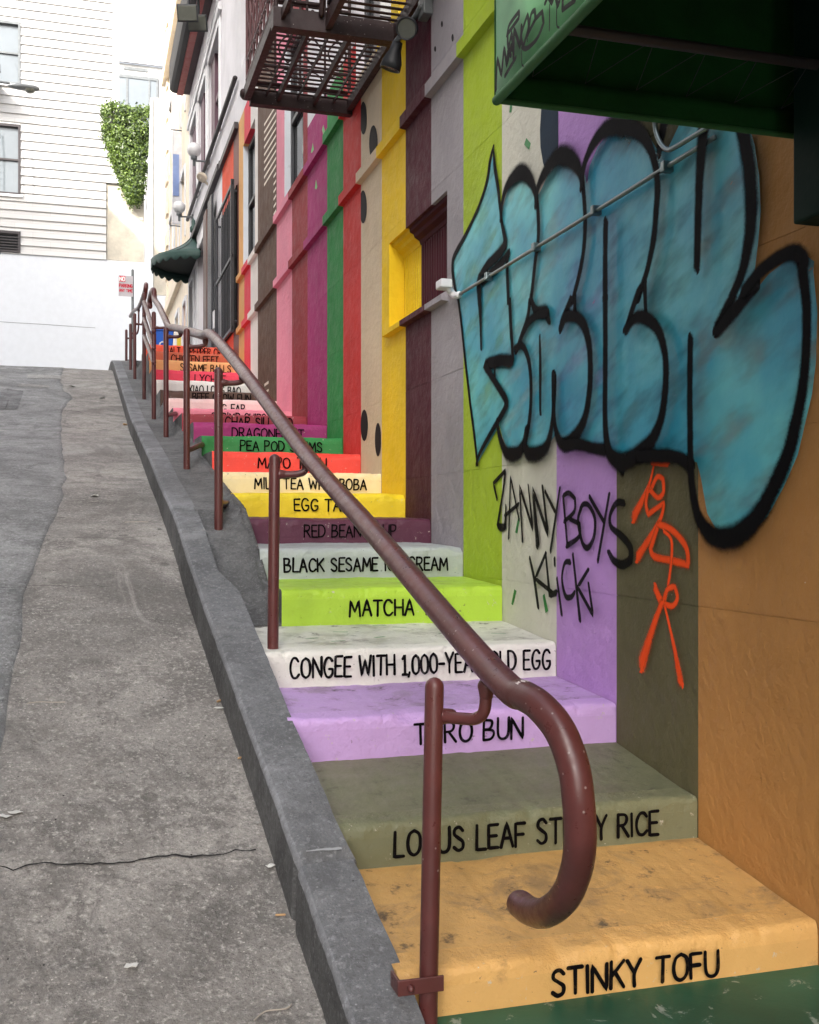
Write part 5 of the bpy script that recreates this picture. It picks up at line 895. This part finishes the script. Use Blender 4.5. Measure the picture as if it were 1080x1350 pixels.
# old concrete wall with pillar
cw = MB(); cw.box(.325*U, .93*U, YW*U+.03, YW*U+.5, 4.342*U+EZ, 6.75*U+EZ); o = cw.build('concrete_wall', M['oldconc'], bevel=.02); tag(o, 'stained old concrete wall panel under the hanging ivy', 'wall')
pw = thing('wall_pillar', W(1.1, 18.3, 1.8), 'tall pale pillar of weathered concrete beside the ivy', 'pillar')
mb = MB(); mb.hexa([W(.86, 18.2, 1.4), W(1.06, 18.2, 1.4), W(1.06, 18.6, 1.4), W(.86, 18.6, 1.4), W(1.02, 18.2, 6.98), W(1.06, 18.2, 6.98), W(1.06, 18.6, 6.98), W(1.02, 18.6, 6.98)]); mb.build('buttress', M['rwall'], pw)
mb = MB(); mb.box(1.061*U, 1.42*U, 18.22*U, 18.48*U, 3.75*U+EZ, 7.0*U+EZ); mb.build('concrete_face', M['oldconc'], pw, bevel=.02)
mb = MB(); mb.box(1.061*U, 1.42*U, 18.22*U, 18.48*U, 1.4*U+EZ, 3.748*U+EZ); mb.build('painted_base', M['rwall'], pw)
# ivy
iv = thing('ivy', W(.6, 18.25, 5.6), 'leafy green ivy hanging over the concrete wall beside the siding', 'plant')
mb = MB(); ri = random.Random(9)
def ivw(z):     # left and right extents by height
    return (lerp([(5.3, .68), (5.45, .60), (5.6, .56), (5.9, .42), (6.2, .31), (6.7, .23), (6.9, .27)], z), lerp([(5.3, .84), (5.45, .90), (5.6, .92), (5.9, .96), (6.2, 1.01), (6.7, 1.06), (6.9, 1.04)], z))
cl = [(ri.uniform(0, 1), ri.uniform(5.32, 6.86), ri.uniform(.02, .30)) for _ in range(210)]
n = 0
while n < 13000:
    u, zc, s = cl[ri.randrange(len(cl))]; l, r_ = ivw(zc); X = l+(r_-l)*u+ri.gauss(0, .04); Z = zc+ri.gauss(0, .055); l2, r2 = ivw(Z)
    if X < l2-.10*ri.random()**3 or X > r2+.09*ri.random()**3 or Z > 6.90+.03*ri.random() or r2-l2 < .03: continue
    d = .30*math.sin(math.pi*min(1, max(0, (X-l2)/(r2-l2+1e-6))))*ri.random()+.03+s
    p = Vector((X*U, 18.49*U-d*U*.5, Z*U+EZ)); q = Vector((ri.gauss(0, .6), -1, ri.gauss(.3, .6))).to_track_quat('Z', 'Y'); sz = ri.uniform(.024, .052); a = ri.uniform(0, 6.28)
    e1 = q @ Vector((math.cos(a), math.sin(a), 0)); e2 = q @ Vector((-math.sin(a), math.cos(a), 0)); nn_ = q @ Vector((0, 0, 1))
    mb.face([p-e1*sz, p+e2*sz*.6-e1*sz*.2+nn_*sz*.15, p+e1*sz*1.1, p-e2*sz*.6-e1*sz*.2+nn_*sz*.15]); n += 1
mb.build('foliage', M['leafm'], iv)
mb = MB()
for k in range(14):
    x = ri.uniform(.35, .95); pts = [W(x+.03*math.sin(j+k), 18.47-.01*k/3, 6.85-j*.22) for j in range(ri.randint(3, 6))]; mb.tube(smooth3(pts, 3), .009, 5)
mb.build('stem', M['stem'], iv)
# far building
fb = thing('far_building', W(1.5, 30, 2), 'distant white building with a wide three part window seen over the ivy', 'building')
mb = MB(); mb.box(-2*U, 2.05*U, 30*U, 36*U, 1.8*U+EZ, 12.35*U+EZ); mb.build('wall', M['farwall'], fb)
mb = MB(); mb.box(-2.1*U, 2.15*U, 29.9*U, 30*U-.002, 12.36*U+EZ, 12.7*U+EZ); mb.box(-2.05*U, 2.1*U, 29.95*U, 30*U-.002, 11.55*U*1.07+EZ, 11.6*U*1.07+EZ); mb.build('cornice', M['whitetrim'], fb)
mb = MB(); mb.box(.98*U, 1.6*U, 30*U-.03, 30*U-.003, 12.0*U+EZ+.3, 12.08*U+EZ+.3); mb.build('vent_slot', M['grey'], fb)
mb = MB(); mb.box(.5*U, 1.86*U, 30*U-.02, 30*U-.004, 10.75*U+EZ, 12.1*U+EZ-.1); p = mb.build('window', M['glassl'], fb)
mb = MB()
for X in (.5, 1.04, 1.62, 1.83): mb.box(X*U, (X+.05)*U, 30*U-.05, 30*U-.021, 10.75*U+EZ, 12.1*U+EZ-.1)
mb.box(.5*U, 1.88*U, 30*U-.055, 30*U-.051, 12.02*U+EZ-.1, 12.1*U+EZ-.1); mb.build('mullion', M['grey'], p)
mb = MB(); mb.box(.3*U, 2.0*U, 30*U-.25, 30*U-.004, 10.3*U+EZ, 10.6*U+EZ); mb.box(.3*U, 2.0*U, 30*U-.12, 30*U-.004, 9.7*U+EZ, 9.9*U+EZ); mb.build('sill', M['whitetrim'], fb)
# street lamp reaching in from the left
lp = thing('street_lamp', W(-2.4, 15.3, 1.8), 'grey street lamp with a flat cobra head in front of the siding windows', 'street lamp')
mb = MB(); mb.tube([W(-2.4, 15.3, 1.6), W(-2.4, 15.3, 5.7)], [.09, .055], 12); mb.build('pole', M['grey'], lp)
mb = MB(); mb.tube(smooth3([W(-2.4, 15.3, 5.6), W(-2.0, 15.3, 5.84), W(-1.5, 15.3, 5.87), W(-.98, 15.3, 5.85)]), .028, 8); mb.build('arm', M['grey'], lp)
mb = MB(); c = W(-.80, 15.3, 5.815); rows = []
for i in range(13):
    t = i/12; x = -.34+.68*t; hwid = .125*math.sqrt(max(.02, 1-(2*t-1.05)**2*.9))*(.5+.5*min(1, t*2)); rows.append([(c.x+x, c.y+hwid*math.cos(a), c.z+(.07 if math.sin(a) > 0 else .055)*math.sin(a)*min(1, hwid/.1)) for a in [2*math.pi*k/14 for k in range(14)]])
mb.grid(rows, 0, closed=True); mb.face(rows[0]); mb.face(rows[-1][::-1]); mb.build('lamp_head', M['grey'], lp)
mb = MB(); mb.lathe(c+Vector((.14, 0, -.035)), [(.11, 0), (.10, -.035), (.06, -.065), (.001, -.075)], 16); mb.build('lens', M['lens'], lp)
# fire escape on the siding building
fs = thing('fire_escape', W(-1.6, 18.2, 4.6), 'thin black iron ladder and railing at the edge of the siding building', 'fire escape')
def bar_(mb, a, b, r=.02): mb.tube([W(*a), W(*b)], r, 6)
mb = MB(); bar_(mb, (-1.62, 17.95, 7.45), (-1.30, 17.95, 7.05)); bar_(mb, (-1.62, 17.95, 7.9), (-1.27, 17.95, 7.02), .014)
for k in range(5): bar_(mb, (-1.40+.03*k, 17.95, 7.25-.05*k), (-1.40+.03*k, 17.95, 7.5-.09*k), .012)
bar_(mb, (-1.32, 17.95, 6.42), (-1.29, 17.95, 6.0), .03); bar_(mb, (-1.295, 17.95, 6.0), (-1.295, 17.95, 4.7), .025); bar_(mb, (-1.45, 17.95, 6.4), (-1.45, 17.95, 4.3), .025)
for k in range(14): bar_(mb, (-1.45, 17.95, 4.5+k*.11), (-1.295, 17.95, 4.5+k*.11), .012)
bar_(mb, (-1.33, 17.95, 4.75), (-1.285, 17.95, 4.2), .03); mb.build('ladder', M['blackmetal'], fs)
mb = MB(); mb.box(-2.0*U, -1.32*U, 17.85*U, 18.48*U, 6.98*U+EZ, 7.02*U+EZ); mb.build('platform', M['blackmetal'], fs)
# ------------------------------------------------------------------ building added out of view across the street, height set for its shade
lb = thing('left_building', (-11, 5, -1), 'tall beige building lining the unseen other side of the street', 'building')
mb = MB(); mb.box(-18, -8.5, -14, 20.6, -4, 18.0); mb.build('wall', M['leftwall'], lb)
for f_ in range(5):
    for k in range(9):
        y = -10+k*3.4; z = 2.2+f_*3.1
        mb = MB(); mb.box(-8.495, -8.47, y, y+1.2, z, z+1.7); p = mb.build('window', M['glass'], lb)
        mb = MB(); mb.box(-8.499, -8.42, y-.1, y-.001, z-.1, z+1.8); mb.box(-8.499, -8.42, y+1.201, y+1.3, z-.1, z+1.8); mb.box(-8.499, -8.4, y, y+1.2, z-.14, z-.001); mb.box(-8.499, -8.42, y, y+1.2, z+1.701, z+1.8); mb.build('frame', M['whitetrim'], p)
# ------------------------------------------------------------------ litter
cnt = {}
LAB = {'paper': 'scrap of dirty white paper on the roadway', 'butt': 'flattened cigarette end lying by the kerb', 'chip': 'small loose stone chip on the roadway', 'twig': 'thin pale dry twig on the roadway'}
for i, (k, x, y) in enumerate(LITM_M):
    z = over([(x, y)], .011 if x < edge_x(y) else .003)[0][2]; far_ = min(2.2, max(.7, y/4)); mb = MB(); rr = random.Random(i); a = rr.uniform(0, 3.1)
    ca_, sa_ = math.cos(a), math.sin(a)
    def T(u, v, h): return (x+ca_*u-sa_*v, y+sa_*u+ca_*v, z+h)
    if k == 'paper':
        s = .018*far_*rr.uniform(.7, 1.3); rows = [[T(u*s, v*s*.7, .006*rr.random()*far_+.002) for u in (-1, -.3, .4, 1)] for v in (-1, 0, 1)]; mb.grid(rows, 0, False); o = mb.build('paper_scrap', M['paper'], solid=.001)
    elif k == 'butt': mb.tube([T(-.014*far_, 0, .005), T(.014*far_, 0, .005)], .0042*far_, 8); o = mb.build('cigarette_end', M['butt'])
    elif k == 'chip':
        s = .008*far_; mb.lathe((x, y, z), [(.001, -.002), (s, 0), (s*.8, s*.5), (.001, s*.7)], 6); o = mb.build('stone_chip', M['chip'])
    else: mb.tube(smooth3([T(-.06, 0, .004), T(-.02, .012, .006), (T(.02, -.008, .005)), T(.055, .01, .004)]), .0018, 5); o = mb.build('twig', M['twig'])
    nm = {'paper': 'paper scraps on the street', 'butt': 'cigarette ends on the street', 'chip': 'stone chips on the street', 'twig': 'twigs on the street'}[k]
    tag(o, LAB[k], {'paper': 'paper', 'butt': 'cigarette end', 'chip': 'stone', 'twig': 'twig'}[k], nm)
